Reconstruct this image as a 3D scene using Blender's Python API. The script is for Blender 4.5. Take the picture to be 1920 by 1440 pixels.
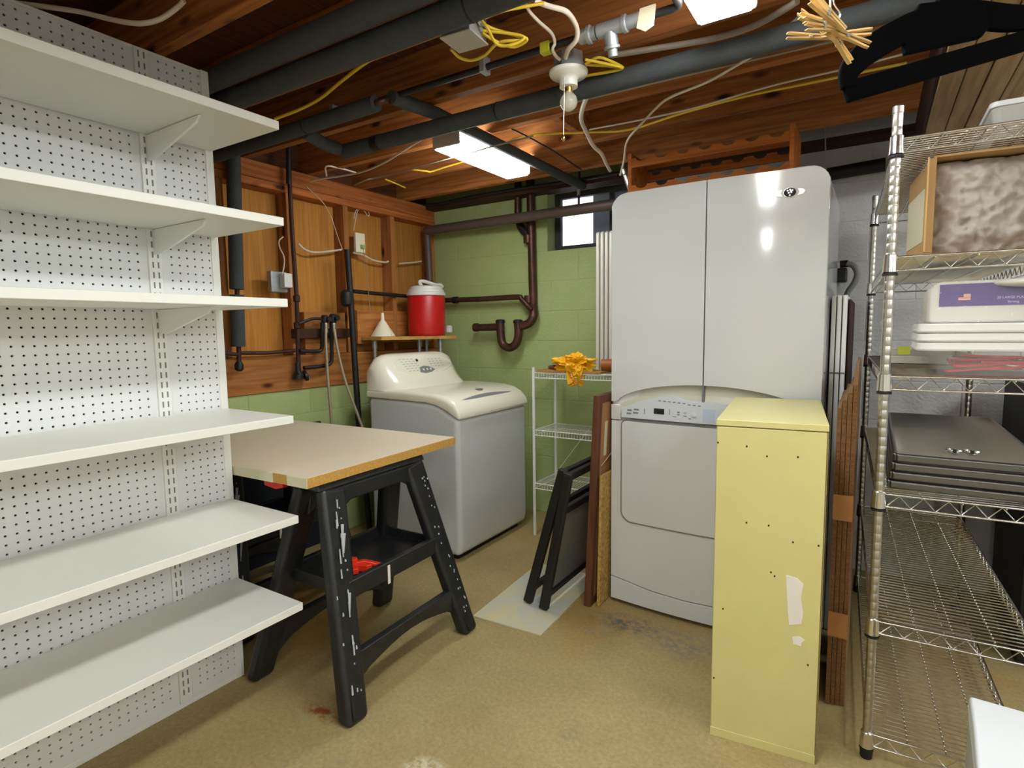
import bpy, bmesh, math, random
from mathutils import Vector, Matrix
random.seed(7)
for o in list(bpy.data.objects): bpy.data.objects.remove(o)
SC = bpy.context.scene
COL = SC.collection
PI = math.pi

# ------------------------------------------------------------------ camera
cam_d = bpy.data.cameras.new('camera'); cam = bpy.data.objects.new('camera', cam_d); COL.objects.link(cam)
cam_d.sensor_fit = 'HORIZONTAL'; cam_d.sensor_width = 36.0; cam_d.lens = 36.0*1064.6/1920
cam_d.clip_start = 0.02; cam_d.clip_end = 100
ya, pi_, ro = -0.56712, -0.095448, -0.012875
fw = Vector((math.sin(ya)*math.cos(pi_), math.cos(ya)*math.cos(pi_), math.sin(pi_)))
rt = fw.cross(Vector((0, 0, 1))).normalized(); up = rt.cross(fw)
r2 = math.cos(ro)*rt+math.sin(ro)*up; u2 = -math.sin(ro)*rt+math.cos(ro)*up
M = Matrix((r2, u2, -fw)).transposed().to_4x4(); M.translation = (0, 0, 1.28)
cam.matrix_world = M
SC.camera = cam
# ------------------------------------------------------------------ world, exposure
W = bpy.data.worlds.new('world'); SC.world = W; W.use_nodes = True
W.node_tree.nodes['Background'].inputs[0].default_value = (0.86, 0.92, 1.0, 1)
W.node_tree.nodes['Background'].inputs[1].default_value = 2.6
SC.view_settings.view_transform = 'Standard'; SC.view_settings.look = 'None'
SC.view_settings.gamma = 1.0; SC.view_settings.use_curve_mapping = False
SC.view_settings.exposure = 0.0
LAMP_STRENGTH = 34.0
# ------------------------------------------------------------------ materials
def L(r, g, b):
    f = lambda c: (c/255/12.92) if c/255 <= .04045 else ((c/255+.055)/1.055)**2.4
    return (f(r), f(g), f(b), 1)
def mat(name, col, rough=.5, metal=0, var=0, vscale=8, bump=0, bscale=60, col2=None, stretch=None, spec=None, coat=0):
    m = bpy.data.materials.new(name); m.use_nodes = True
    nt = m.node_tree; b = nt.nodes['Principled BSDF']
    b.inputs['Base Color'].default_value = col
    b.inputs['Roughness'].default_value = rough; b.inputs['Metallic'].default_value = metal
    if spec is not None: b.inputs['Specular IOR Level'].default_value = spec
    if coat: b.inputs['Coat Weight'].default_value = coat; b.inputs['Coat Roughness'].default_value = .06
    if var or bump:
        tc = nt.nodes.new('ShaderNodeTexCoord'); mp = nt.nodes.new('ShaderNodeMapping')
        nt.links.new(tc.outputs['Object'], mp.inputs[0])
        if stretch: mp.inputs['Scale'].default_value = stretch
    if var:
        n = nt.nodes.new('ShaderNodeTexNoise'); n.inputs['Scale'].default_value = vscale
        n.inputs['Detail'].default_value = 6; n.inputs['Roughness'].default_value = .6
        nt.links.new(mp.outputs[0], n.inputs['Vector'])
        rp = nt.nodes.new('ShaderNodeValToRGB')
        c2 = col2 if col2 else tuple(c*(1-var) for c in col[:3])+(1,)
        rp.color_ramp.elements[0].position = .3; rp.color_ramp.elements[1].position = .7
        rp.color_ramp.elements[0].color = c2; rp.color_ramp.elements[1].color = col
        nt.links.new(n.outputs['Fac'], rp.inputs[0]); nt.links.new(rp.outputs[0], b.inputs['Base Color'])
    if bump:
        n2 = nt.nodes.new('ShaderNodeTexNoise'); n2.inputs['Scale'].default_value = bscale; n2.inputs['Detail'].default_value = 4
        nt.links.new(mp.outputs[0], n2.inputs['Vector'])
        bp = nt.nodes.new('ShaderNodeBump'); bp.inputs['Strength'].default_value = bump; bp.inputs['Distance'].default_value = .01
        nt.links.new(n2.outputs['Fac'], bp.inputs['Height']); nt.links.new(bp.outputs[0], b.inputs['Normal'])
    return m
def wood(name, c1, c2, axis='x', rough=.7, knots=True, dark=(60, 30, 12)):
    m = bpy.data.materials.new(name); m.use_nodes = True
    nt = m.node_tree; N = nt.nodes.new; K = nt.links.new; b = nt.nodes['Principled BSDF']; b.inputs['Roughness'].default_value = rough
    b.inputs['Specular IOR Level'].default_value = .25
    tc = N('ShaderNodeTexCoord'); mp = N('ShaderNodeMapping'); K(tc.outputs['Object'], mp.inputs[0])
    oi = N('ShaderNodeObjectInfo'); va = N('ShaderNodeVectorMath'); va.operation = 'SCALE'
    cb = N('ShaderNodeCombineXYZ')
    for i in range(3): K(oi.outputs['Random'], cb.inputs[i])
    K(cb.outputs[0], va.inputs[0]); va.inputs[3].default_value = 13.0
    ad = N('ShaderNodeVectorMath'); K(tc.outputs['Object'], ad.inputs[0]); K(va.outputs[0], ad.inputs[1]); K(ad.outputs[0], mp.inputs[0])
    s = {'x': (1.2, 22, 22), 'y': (22, 1.2, 22), 'z': (22, 22, 1.2)}[axis]
    mp.inputs['Scale'].default_value = s
    n = N('ShaderNodeTexNoise'); n.inputs['Scale'].default_value = 2.2; n.inputs['Detail'].default_value = 7; n.inputs['Distortion'].default_value = .6
    K(mp.outputs[0], n.inputs['Vector'])
    rp = N('ShaderNodeValToRGB'); rp.color_ramp.elements[0].position = .32; rp.color_ramp.elements[1].position = .68
    rp.color_ramp.elements[0].color = L(*c2); rp.color_ramp.elements[1].color = L(*c1)
    K(n.outputs['Fac'], rp.inputs[0]); out = rp.outputs[0]
    if knots:
        mp2 = N('ShaderNodeMapping'); K(ad.outputs[0], mp2.inputs[0])
        mp2.inputs['Scale'].default_value = {'x': (3, 8, 8), 'y': (8, 3, 8), 'z': (8, 8, 3)}[axis]
        v = N('ShaderNodeTexVoronoi'); v.inputs['Scale'].default_value = 1.3; K(mp2.outputs[0], v.inputs['Vector'])
        r3 = N('ShaderNodeValToRGB'); r3.color_ramp.elements[0].position = .08; r3.color_ramp.elements[1].position = .2
        r3.color_ramp.elements[0].color = (1, 1, 1, 1); r3.color_ramp.elements[1].color = (0, 0, 0, 1)
        K(v.outputs['Distance'], r3.inputs[0])
        mx = N('ShaderNodeMix'); mx.data_type = 'RGBA'; K(r3.outputs[0], mx.inputs[0]); K(out, mx.inputs[6]); mx.inputs[7].default_value = L(*dark); out = mx.outputs[2]
    hs = N('ShaderNodeHueSaturation'); K(out, hs.inputs['Color'])
    ma = N('ShaderNodeMapRange'); ma.inputs[3].default_value = .75; ma.inputs[4].default_value = 1.15; K(oi.outputs['Random'], ma.inputs[0]); K(ma.outputs[0], hs.inputs['Value'])
    K(hs.outputs[0], b.inputs['Base Color'])
    return m
def glass(name, col=(1, 1, 1, 1), rough=0.02, alpha=.25):
    m = bpy.data.materials.new(name); m.use_nodes = True; nt = m.node_tree; b = nt.nodes['Principled BSDF']
    b.inputs['Base Color'].default_value = col; b.inputs['Roughness'].default_value = rough; b.inputs['Alpha'].default_value = alpha
    return m
def emit(name, col, s):
    m = bpy.data.materials.new(name); m.use_nodes = True; b = m.node_tree.nodes['Principled BSDF']
    b.inputs['Base Color'].default_value = (.8, .8, .8, 1); b.inputs['Emission Color'].default_value = col; b.inputs['Emission Strength'].default_value = s
    return m
MT = {}
MT['white'] = mat('white_laminate', L(226, 226, 218), .45)
MT['shelfwhite'] = mat('white_enamel', L(228, 228, 222), .35)
MT['peg'] = mat('white_pegboard', L(222, 223, 222), .5)
MT['slot'] = mat('dark_slot', L(40, 40, 40), .8)
MT['enamel'] = mat('appliance_enamel', L(212, 214, 214), .12, coat=.5)
MT['enamel2'] = mat('textured_enamel', L(206, 209, 208), .35, bump=.04, bscale=400)
MT['cream'] = mat('cream_plastic', L(232, 226, 208), .22, coat=.3)
MT['recess'] = mat('recess_plastic', L(200, 198, 180), .4)
MT['panelgrey'] = mat('panel_silver', L(208, 214, 220), .3)
MT['bluepanel'] = mat('pale_blue_panel', L(190, 202, 226), .3)
MT['print'] = mat('grey_print', L(120, 122, 124), .6)
MT['paleprint'] = mat('pale_print', L(170, 172, 170), .6)
MT['blackgloss'] = mat('black_display', L(14, 16, 16), .1)
MT['chrome'] = mat('chrome', L(222, 221, 216), .22, 1.0)
MT['chrome2'] = mat('chrome_worn', L(196, 194, 186), .32, 1.0)
MT['galv'] = mat('galvanised_steel', L(172, 176, 178), .4, .55, var=.2, vscale=30)
MT['galvdark'] = mat('dark_chrome', L(120, 122, 122), .28, 1.0)
MT['lilac'] = mat('lilac_print', L(206, 180, 232), .5)
MT['blackplastic'] = mat('black_plastic', L(20, 21, 22), .38, var=.35, vscale=25, col2=L(34, 35, 36))
MT['blackmatte'] = mat('black_matte', L(18, 16, 15), .6)
MT['velvet'] = mat('black_velvet', L(4, 4, 5), .95, spec=.05)
MT['paintsmear'] = mat('dried_white_paint', L(175, 180, 184), .7)
MT['foam'] = mat('pipe_foam', L(64, 68, 70), .85, var=.2, vscale=20, bump=.2, bscale=90)
MT['iron'] = mat('black_iron', L(38, 36, 35), .5, .3, var=.3, vscale=30)
MT['rust'] = mat('rusty_pipe', L(70, 36, 26), .6, .2, var=.5, vscale=40)
MT['copper'] = mat('old_copper', L(98, 62, 46), .42, .55, var=.4, vscale=18, col2=L(62, 46, 40))
MT['greypipe'] = mat('grey_drain_pipe', L(98, 84, 78), .5, .1, var=.2, vscale=12)
MT['yellowcable'] = mat('yellow_cable', L(222, 190, 50), .45)
MT['whitecable'] = mat('white_cable', L(214, 200, 184), .5)
MT['greycable'] = mat('grey_cable', L(150, 138, 124), .55)
MT['blackcable'] = mat('black_cable', L(26, 25, 25), .5)
MT['joist'] = wood('joist_wood', (186, 120, 64), (136, 80, 40), 'x')
MT['subfloor'] = wood('subfloor_wood', (98, 56, 30), (66, 38, 22), 'y', knots=False)
MT['stud'] = wood('stud_wood', (192, 128, 72), (150, 92, 46), 'z')
MT['plate'] = wood('plate_wood', (186, 112, 58), (146, 80, 38), 'y')
MT['ledger'] = wood('ledger_wood', (198, 134, 72), (158, 94, 46), 'y', dark=(90, 34, 14))
MT['sheath'] = wood('sheathing_wood', (194, 136, 62), (170, 112, 46), 'z', knots=False)
MT['darkwood'] = wood('dark_wood', (70, 44, 28), (44, 27, 18), 'x', knots=False)
MT['girder'] = wood('girder_wood', (168, 140, 100), (136, 108, 74), 'y', knots=False)
MT['winewood'] = wood('wine_rack_wood', (196, 116, 48), (158, 84, 32), 'x', knots=False)
MT['shelfwood'] = wood('plank_wood', (206, 164, 96), (176, 130, 66), 'y', knots=False)
MT['particle'] = mat('particle_board', L(206, 158, 76), .8, var=.35, vscale=120)
MT['benchtop'] = mat('bench_laminate', L(222, 208, 184), .42, var=.06, vscale=3)
MT['creamedge'] = mat('cream_edge_band', L(214, 208, 176), .5)
MT['yellowpaint'] = mat('yellow_gloss_paint', L(214, 205, 138), .38, var=.06, vscale=6, bump=.03, bscale=160)
MT['yellowdirty'] = mat('worn_yellow_edge', L(150, 130, 78), .6, var=.4, vscale=40)
MT['patch'] = mat('white_filler', L(232, 226, 214), .8, var=.05, vscale=30)
MT['hole'] = mat('nail_hole', L(60, 44, 24), .9)
MT['green'] = mat('green_block_paint', L(172, 184, 128), .62, var=.16, vscale=3.5, bump=.35, bscale=70, col2=L(160, 178, 112))
MT['greenmortar'] = mat('green_mortar_paint', L(168, 180, 124), .7, bump=.3, bscale=90)
MT['greyblock'] = mat('grey_block', L(206, 206, 204), .8, var=.15, vscale=4, bump=.35, bscale=70)
MT['greymortar'] = mat('grey_mortar', L(198, 198, 196), .85, bump=.3, bscale=90)
MT['drywall'] = mat('pale_wall', L(205, 202, 192), .8, bump=.05)
MT['red'] = mat('red_plastic', L(196, 22, 20), .35)
MT['cooler'] = mat('red_cooler_plastic', L(190, 20, 24), .38)
MT['orange'] = mat('orange_red_plastic', L(226, 50, 24), .4)
MT['lidwhite'] = mat('white_plastic', L(218, 217, 212), .4)
MT['funnel'] = mat('ivory_plastic', L(236, 226, 200), .45)
MT['cardboard'] = mat('cardboard', L(184, 146, 96), .85, var=.1, vscale=6)
MT['cardboard2'] = mat('brown_cardboard', L(136, 104, 68), .88, var=.2, vscale=8)
MT['cardedge'] = mat('corrugated_edge', L(140, 96, 52), .9, var=.6, vscale=1, col2=L(88, 56, 28), stretch=(90, 90, 160))
MT['tape'] = mat('packing_tape', L(178, 124, 70), .35)
MT['greyfabric'] = mat('grey_fabric', L(176, 167, 157), .9, bump=.1, bscale=120, var=.12, vscale=10)
MT['purple'] = mat('purple_label', L(60, 16, 122), .4)
MT['packwhite'] = mat('paper_white', L(208, 204, 194), .6)
MT['film'] = glass('clear_film', (1, 1, 1, 1), .05, .12)
MT['tub'] = glass('clear_plastic_tub', (.95, .96, .96, 1), .08, .08)
MT['fork'] = mat('red_cutlery', L(196, 24, 40), .3)
MT['glass'] = glass('window_glass', (.9, .95, 1, 1), 0, .08)
MT['bulb'] = glass('bulb_glass', (.85, .8, .68, 1), .03, .34)
MT['brass'] = mat('brass', L(190, 150, 90), .3, 1)
MT['lens'] = emit('lamp_lens', (.955, 1, .985, 1), LAMP_STRENGTH)
MT['lampmetal'] = mat('lamp_enamel', L(176, 170, 166), .5)
MT['ceramic'] = mat('porcelain', L(238, 236, 230), .2)
MT['flagred'] = mat('flag_red', L(206, 90, 60), .5)
MT['flagblue'] = mat('flag_blue', L(40, 40, 110), .5)
MT['gold'] = mat('gold_print', L(170, 150, 90), .5)
MT['pinwood'] = wood('clothespin_wood', (226, 196, 140), (198, 160, 100), 'x', knots=False)
MT['bag'] = mat('yellow_plastic_bag', L(246, 180, 24), .28, bump=.2, bscale=25)
MT['orangewood'] = mat('orange_brown_roll', L(168, 98, 34), .5, var=.2, vscale=12)
MT['mahogany'] = wood('mahogany', (112, 70, 46), (84, 48, 32), 'z', knots=False)
MT['kraft'] = mat('kraft_backing', L(160, 116, 70), .7, var=.12, vscale=8)
MT['burlap'] = mat('woven_straw', L(206, 172, 98), .9, var=.5, vscale=1, col2=L(140, 104, 48), stretch=(120, 60, 60))
MT['foamboard'] = mat('blue_foam_sheet', L(178, 188, 186), .5, var=.5, vscale=5, col2=L(208, 190, 138))
MT['greypanel'] = mat('grey_panel', L(120, 122, 116), .3)
MT['radiator'] = mat('radiator_enamel', L(214, 210, 200), .35)
MT['braid'] = mat('braided_hose', L(176, 160, 132), .45, .3, var=.3, vscale=200)
MT['winframe'] = mat('dark_window_frame', L(50, 46, 48), .6)
MT['wellwall'] = mat('window_well_metal', L(132, 140, 176), .6)
MT['dehum'] = mat('white_appliance_plastic', L(212, 215, 218), .4)
MT['dehumgrey'] = mat('grey_appliance_plastic', L(168, 168, 160), .5)
MT['tagyellow'] = mat('yellow_green_tag', L(190, 190, 50), .5)
MT['tagwhite'] = mat('white_label', L(206, 198, 168), .6)
MT['slabnavy'] = mat('dark_navy', L(18, 26, 40), .6)
def floor_mat():
    m = bpy.data.materials.new('concrete_floor'); m.use_nodes = True; nt = m.node_tree; N = nt.nodes.new; K = nt.links.new
    b = nt.nodes['Principled BSDF']; tc = N('ShaderNodeTexCoord')
    def noise(s, d=6, r=.6):
        n = N('ShaderNodeTexNoise'); n.inputs['Scale'].default_value = s; n.inputs['Detail'].default_value = d; n.inputs['Roughness'].default_value = r; K(tc.outputs['Object'], n.inputs['Vector']); return n
    def ramp(src, p0, p1, c0, c1):
        r = N('ShaderNodeValToRGB'); r.color_ramp.elements[0].position = p0; r.color_ramp.elements[1].position = p1
        r.color_ramp.elements[0].color = c0; r.color_ramp.elements[1].color = c1; K(src, r.inputs[0]); return r.outputs[0]
    def mix(f, a, c, mode='MIX'):
        x = N('ShaderNodeMix'); x.data_type = 'RGBA'; x.blend_type = mode
        if isinstance(f, float): x.inputs[0].default_value = f
        else: K(f, x.inputs[0])
        K(a, x.inputs[6])
        if isinstance(c, tuple): x.inputs[7].default_value = c
        else: K(c, x.inputs[7])
        return x.outputs[2]
    base = ramp(noise(2.2).outputs['Fac'], .3, .7, L(164, 144, 96), L(186, 168, 118))
    rust = ramp(noise(1.1, 3).outputs['Fac'], .52, .66, (0, 0, 0, 1), (1, 1, 1, 1))
    base = mix(rust, base, L(174, 138, 78))
    grey = ramp(noise(1.7, 8, .7).outputs['Fac'], .6, .72, (0, 0, 0, 1), (1, 1, 1, 1))
    base = mix(grey, base, L(158, 146, 116))
    sp = ramp(noise(70, 3, .8).outputs['Fac'], .3, .75, L(170, 168, 164), (1, 1, 1, 1))
    base = mix(.55, base, sp, 'MULTIPLY')
    # scuffs and stains that belong to the slab: dark scuff in front of the dryer, rust spots by the sawhorse
    def blob(x, y, sx, sy, col, src):
        nonlocal base
        mp = N('ShaderNodeMapping'); mp.vector_type = 'TEXTURE'; mp.inputs['Location'].default_value = (x, y, 0); mp.inputs['Scale'].default_value = (sx, sy, 1)
        K(tc.outputs['Object'], mp.inputs[0]); g = N('ShaderNodeTexGradient'); g.gradient_type = 'SPHERICAL'; K(mp.outputs[0], g.inputs[0])
        mu = N('ShaderNodeMath'); mu.operation = 'MULTIPLY'; K(g.outputs['Fac'], mu.inputs[0])
        n = noise(26, 6, .75); r = ramp(n.outputs['Fac'], .42, .62, (0, 0, 0, 1), (1, 1, 1, 1)); K(r, mu.inputs[1])
        cl = N('ShaderNodeMath'); cl.operation = 'MULTIPLY'; cl.use_clamp = True; K(mu.outputs[0], cl.inputs[0]); cl.inputs[1].default_value = src
        base = mix(cl.outputs[0], base, col)
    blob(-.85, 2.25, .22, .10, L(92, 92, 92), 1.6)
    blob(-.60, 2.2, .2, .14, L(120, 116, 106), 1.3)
    blob(-1.52, 1.17, .12, .04, L(130, 66, 30), 2.0)
    blob(-1.05, 1.15, .09, .07, L(204, 196, 168), 3.0)
    K(base, b.inputs['Base Color']); b.inputs['Roughness'].default_value = .62; b.inputs['Specular IOR Level'].default_value = .3
    bp = N('ShaderNodeBump'); bp.inputs['Strength'].default_value = .12; bp.inputs['Distance'].default_value = .01; K(noise(35, 5).outputs['Fac'], bp.inputs['Height']); K(bp.outputs[0], b.inputs['Normal'])
    return m
MT['floor'] = floor_mat()

# ------------------------------------------------------------------ mesh helpers
V = Vector
OFF = {}
def smooth_path(pts, n=6):
    pts = [V(p) for p in pts]
    if len(pts) < 3: return pts
    out = []
    P_ = [pts[0]*2-pts[1]]+pts+[pts[-1]*2-pts[-2]]
    for i in range(1, len(P_)-2):
        a, b, c, d = P_[i-1:i+3]
        for k in range(n):
            t = k/n
            out.append(.5*((2*b)+(c-a)*t+(2*a-5*b+4*c-d)*t*t+(3*b-a-3*c+d)*t**3))
    out.append(pts[-1]); return out
class MB:
    def __init__(s): s.v = []; s.f = []; s.m = []
    def add(s, vs, fs, m=0):
        k = len(s.v); s.v += [V(p) for p in vs]; s.f += [[i+k for i in f] for f in fs]; s.m += [m]*len(fs); return s
    def box(s, x0, x1, y0, y1, z0, z1, m=0):
        return s.add([(x0, y0, z0), (x1, y0, z0), (x1, y1, z0), (x0, y1, z0), (x0, y0, z1), (x1, y0, z1), (x1, y1, z1), (x0, y1, z1)],
                     [(0, 3, 2, 1), (4, 5, 6, 7), (0, 1, 5, 4), (1, 2, 6, 5), (2, 3, 7, 6), (3, 0, 4, 7)], m)
    def hexa(s, p, m=0):
        return s.add(p, [(0, 3, 2, 1), (4, 5, 6, 7), (0, 1, 5, 4), (1, 2, 6, 5), (2, 3, 7, 6), (3, 0, 4, 7)], m)
    def bar(s, a, b, w, h, up=(0, 0, 1), w2=None, h2=None, m=0):
        a, b = V(a), V(b); d = (b-a).normalized(); u = V(up); sd = d.cross(u)
        if sd.length < 1e-4: u = V((1, 0, 0)); sd = d.cross(u)
        sd.normalize(); u = sd.cross(d)
        w2 = w if w2 is None else w2; h2 = h if h2 is None else h2
        p = []
        for c, ww, hh in ((a, w, h), (b, w2, h2)):
            p += [c-sd*ww/2-u*hh/2, c+sd*ww/2-u*hh/2, c+sd*ww/2+u*hh/2, c-sd*ww/2+u*hh/2]
        return s.hexa(p, m)
    def tube(s, path, r, seg=8, m=0, n=6, closed=False):
        pts = smooth_path(path, n) if n else [V(p) for p in path]
        k0 = len(s.v); t = (pts[1]-pts[0]).normalized(); u = t.orthogonal().normalized()
        for i, p in enumerate(pts):
            t2 = (pts[min(i+1, len(pts)-1)]-pts[max(i-1, 0)]).normalized()
            u = (u-t2*u.dot(t2))
            u = t2.orthogonal().normalized() if u.length < 1e-5 else u.normalized()
            w = t2.cross(u); rr = r(i/(len(pts)-1)) if callable(r) else r
            for j in range(seg): s.v.append(p+(u*math.cos(2*PI*j/seg)+w*math.sin(2*PI*j/seg))*rr)
        for i in range(len(pts)-1):
            for j in range(seg):
                a = k0+i*seg+j; b = k0+i*seg+(j+1) % seg
                s.f.append([a, b, b+seg, a+seg]); s.m.append(m)
        s.f.append([k0+j for j in range(seg)][::-1]); s.m.append(m)
        e = k0+(len(pts)-1)*seg; s.f.append([e+j for j in range(seg)]); s.m.append(m)
        return s
    def cyl(s, a, b, r, r2=None, seg=16, m=0):
        r2 = r if r2 is None else r2
        return s.tube([a, b], lambda t: r+(r2-r)*t, seg, m, n=0)
    def prism(s, poly, ax, a0, a1, m=0):
        n = len(poly)
        mk = {'y': lambda p, a: (p[0], a, p[1]), 'x': lambda p, a: (a, p[0], p[1]), 'z': lambda p, a: (p[0], p[1], a)}[ax]
        return s.add([mk(p, a0) for p in poly]+[mk(p, a1) for p in poly],
                     [list(range(n))[::-1], list(range(n, 2*n))]+[[i, (i+1) % n, n+(i+1) % n, n+i] for i in range(n)], m)
    def lathe(s, c, prof, seg=20, m=0, axis=None):
        c = V(c); k0 = len(s.v)
        if axis is None: e1, e2, e3 = V((1, 0, 0)), V((0, 1, 0)), V((0, 0, 1))
        else: e3 = V(axis).normalized(); e1 = e3.orthogonal().normalized(); e2 = e3.cross(e1)
        for r, z in prof:
            for j in range(seg): s.v.append(c+e1*r*math.cos(2*PI*j/seg)+e2*r*math.sin(2*PI*j/seg)+e3*z)
        for i in range(len(prof)-1):
            for j in range(seg):
                a = k0+i*seg+j; b = k0+i*seg+(j+1) % seg; s.f.append([a, b, b+seg, a+seg]); s.m.append(m)
        s.f.append([k0+j for j in range(seg)][::-1]); s.m.append(m)
        e = k0+(len(prof)-1)*seg; s.f.append([e+j for j in range(seg)]); s.m.append(m)
        return s
    def loft(s, rings, m=0, cap=True):
        k0 = len(s.v); n = len(rings[0])
        for r in rings: s.v += [V(p) for p in r]
        for i in range(len(rings)-1):
            for j in range(n):
                a = k0+i*n+j; b = k0+i*n+(j+1) % n; s.f.append([a, b, b+n, a+n]); s.m.append(m)
        if cap:
            s.f.append([k0+j for j in range(n)][::-1]); s.m.append(m)
            e = k0+(len(rings)-1)*n; s.f.append([e+j for j in range(n)]); s.m.append(m)
        return s
    def xf(s, mtx): s.v = [mtx @ p for p in s.v]; return s
    def build(s, name, mats, parent=None, bevel=0, seg=2, smooth=False, label=None, cat=None, group=None, kind=None, angle=.6, subsurf=0, origin=None):
        if not isinstance(mats, (list, tuple)): mats = [mats]
        if parent is not None: off = OFF[parent]
        elif origin is not None: off = V(origin)
        else:
            xs = [p.x for p in s.v]; ys = [p.y for p in s.v]; zs = [p.z for p in s.v]
            off = V(((min(xs)+max(xs))/2, (min(ys)+max(ys))/2, min(zs)))
        me = bpy.data.meshes.new(name); me.from_pydata([p-off for p in s.v], [], s.f)
        for mm in mats: me.materials.append(MT[mm] if isinstance(mm, str) else mm)
        me.polygons.foreach_set('material_index', s.m)
        bm = bmesh.new(); bm.from_mesh(me); bmesh.ops.recalc_face_normals(bm, faces=bm.faces); bm.to_mesh(me); bm.free()
        if smooth or bevel:
            me.shade_smooth(); me.set_sharp_from_angle(angle=angle)
        o = bpy.data.objects.new(name, me); COL.objects.link(o)
        if bevel:
            b = o.modifiers.new('bevel', 'BEVEL'); b.width = bevel; b.segments = seg; b.limit_method = 'ANGLE'; b.angle_limit = .6
            b.harden_normals = True
        if subsurf:
            b = o.modifiers.new('sub', 'SUBSURF'); b.levels = subsurf; b.render_levels = subsurf
        OFF[o] = off
        if parent is not None: o.parent = parent
        else: o.location = off
        tag(o, label, cat, group, kind)
        return o
def tag(o, label=None, cat=None, group=None, kind=None):
    for k, v in (('label', label), ('category', cat), ('group', group), ('kind', kind)):
        if v: o[k] = v
    return o
def thing(name, loc, label, cat, group=None, kind=None):
    o = bpy.data.objects.new(name, None); COL.objects.link(o); o.location = loc; o.empty_display_size = .05
    OFF[o] = V(loc); return tag(o, label, cat, group, kind)
def copy_tree(o, loc=None, rotz=0, label=None, parent=None):
    c = o.copy(); COL.objects.link(c)
    if parent is not None: c.parent = parent
    else:
        c.location = loc; c.rotation_euler = (0, 0, rotz); OFF[c] = V(loc)
        if label: c['label'] = label
    for ch in list(o.children): copy_tree(ch, parent=c)
    return c
def piece(src, parent, loc, name):            # cheap repeat of a part sharing its mesh
    c = src.copy(); c.name = name; COL.objects.link(c); c.parent = parent; c.location = loc; return c
def arc(cx, cz, r, a0, a1, n):
    return [(cx+r*math.cos(a0+(a1-a0)*i/n), cz+r*math.sin(a0+(a1-a0)*i/n)) for i in range(n+1)]
def rrect(x0, x1, z0, z1, r, n=5):
    rs = r if isinstance(r, (list, tuple)) else [r]*4     # bl, br, tr, tl
    out = []
    for (cx, cz, rr, a) in ((x0+rs[0], z0+rs[0], rs[0], PI), (x1-rs[1], z0+rs[1], rs[1], 1.5*PI), (x1-rs[2], z1-rs[2], rs[2], 0), (x0+rs[3], z1-rs[3], rs[3], .5*PI)):
        out += arc(cx, cz, rr, a, a+PI/2, n) if rr > 0 else [(cx, cz)]
    return out
def text_mb(txt, size):
    cu = bpy.data.curves.new('t', 'FONT'); cu.body = txt; cu.size = size; cu.extrude = .0003; cu.align_x = 'CENTER'
    o = bpy.data.objects.new('t', cu); COL.objects.link(o); dg = bpy.context.evaluated_depsgraph_get()
    me = bpy.data.meshes.new_from_object(o.evaluated_get(dg)); mb = MB()
    mb.add([v.co.copy() for v in me.vertices], [list(p.vertices) for p in me.polygons])
    bpy.data.objects.remove(o); bpy.data.curves.remove(cu); bpy.data.meshes.remove(me); return mb
FACE_Y = Matrix(((1, 0, 0, 0), (0, 0, -1, 0), (0, 1, 0, 0), (0, 0, 0, 1)))   # lay text upright, facing -Y

# ================================================================== SETTING
X0, X1, Y0, Y1, ZC = -2.84, 2.3, -2.6, 3.40, 2.20
fl = MB().box(-3.1, 2.5, -2.8, 3.7, -.1, 0).build('floor', 'floor', origin=(0, 0, 0), kind='structure')
# ceiling: subfloor with the joists under it
ceil = MB().box(-3.1, 2.5, -2.8, 3.7, 2.41, 2.44).build('ceiling', 'subfloor', origin=(0, 0, 2.41), kind='structure')
j0 = MB().box(-2.95, 2.3, -.02, .02, -.21, 0).build('joist', 'joist', ceil, bevel=.003)
j0.data.transform(Matrix.Translation(OFF[ceil]))
ys = [1.865+.41*k for k in range(-10, 4)]
j0.location = (0, ys[0], 0)
for y in ys[1:]: piece(j0, ceil, (0, y, 0), 'joist')
for (x, yA) in ((-1.25, 2.275), (.55, 1.455)):
    MB().box(x-.02, x+.02, yA+.02, yA+.39, 2.22, 2.41).build('blocking', 'joist', ceil, bevel=.003)
# back wall: solid plate behind, blocks standing proud of the joints
WX0, WX1, WZ0, WZ1 = -1.87, -1.02, 1.80, 2.19
wb = MB()
GX = -1.12
for (a, b, c, d) in ((-3.1, WX0, 0, 2.41), (WX0, GX, 0, WZ0), (WX0, GX, WZ1, 2.41)): wb.box(a, b, Y1, Y1+.22, c, d, 0)
for (a, b, c, d) in ((GX, WX1, 0, WZ0), (GX, WX1, WZ1, 2.41), (WX1, 2.5, 0, 2.41)): wb.box(a, b, Y1, Y1+.22, c, d, 1)
wback = wb.build('wall_back', ['greenmortar', 'greymortar'], origin=(0, Y1, 0), kind='structure')
cache = {}
def block(parent, x0, x1, z0, z1, m, plane='y', face=None):
    w, h = round(x1-x0, 3), round(z1-z0, 3)
    if w < .04 or h < .03: return
    k = (w, h, m, plane, parent.name)
    if k not in cache:
        if plane == 'y': b = MB().box(0, w, -.0025, .004, 0, h)
        else: b = MB().box(-.004, .0025, 0, w, 0, h)
        o = b.build('block', m, parent, bevel=.002, seg=1); o.data.transform(Matrix.Translation(OFF[parent])); cache[k] = o
        o.location = V((x0, 0, z0)) if plane == 'y' else V((0, x0, z0))
    else:
        piece(cache[k], parent, V((x0, 0, z0)) if plane == 'y' else V((0, x0, z0)), 'block')
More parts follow.
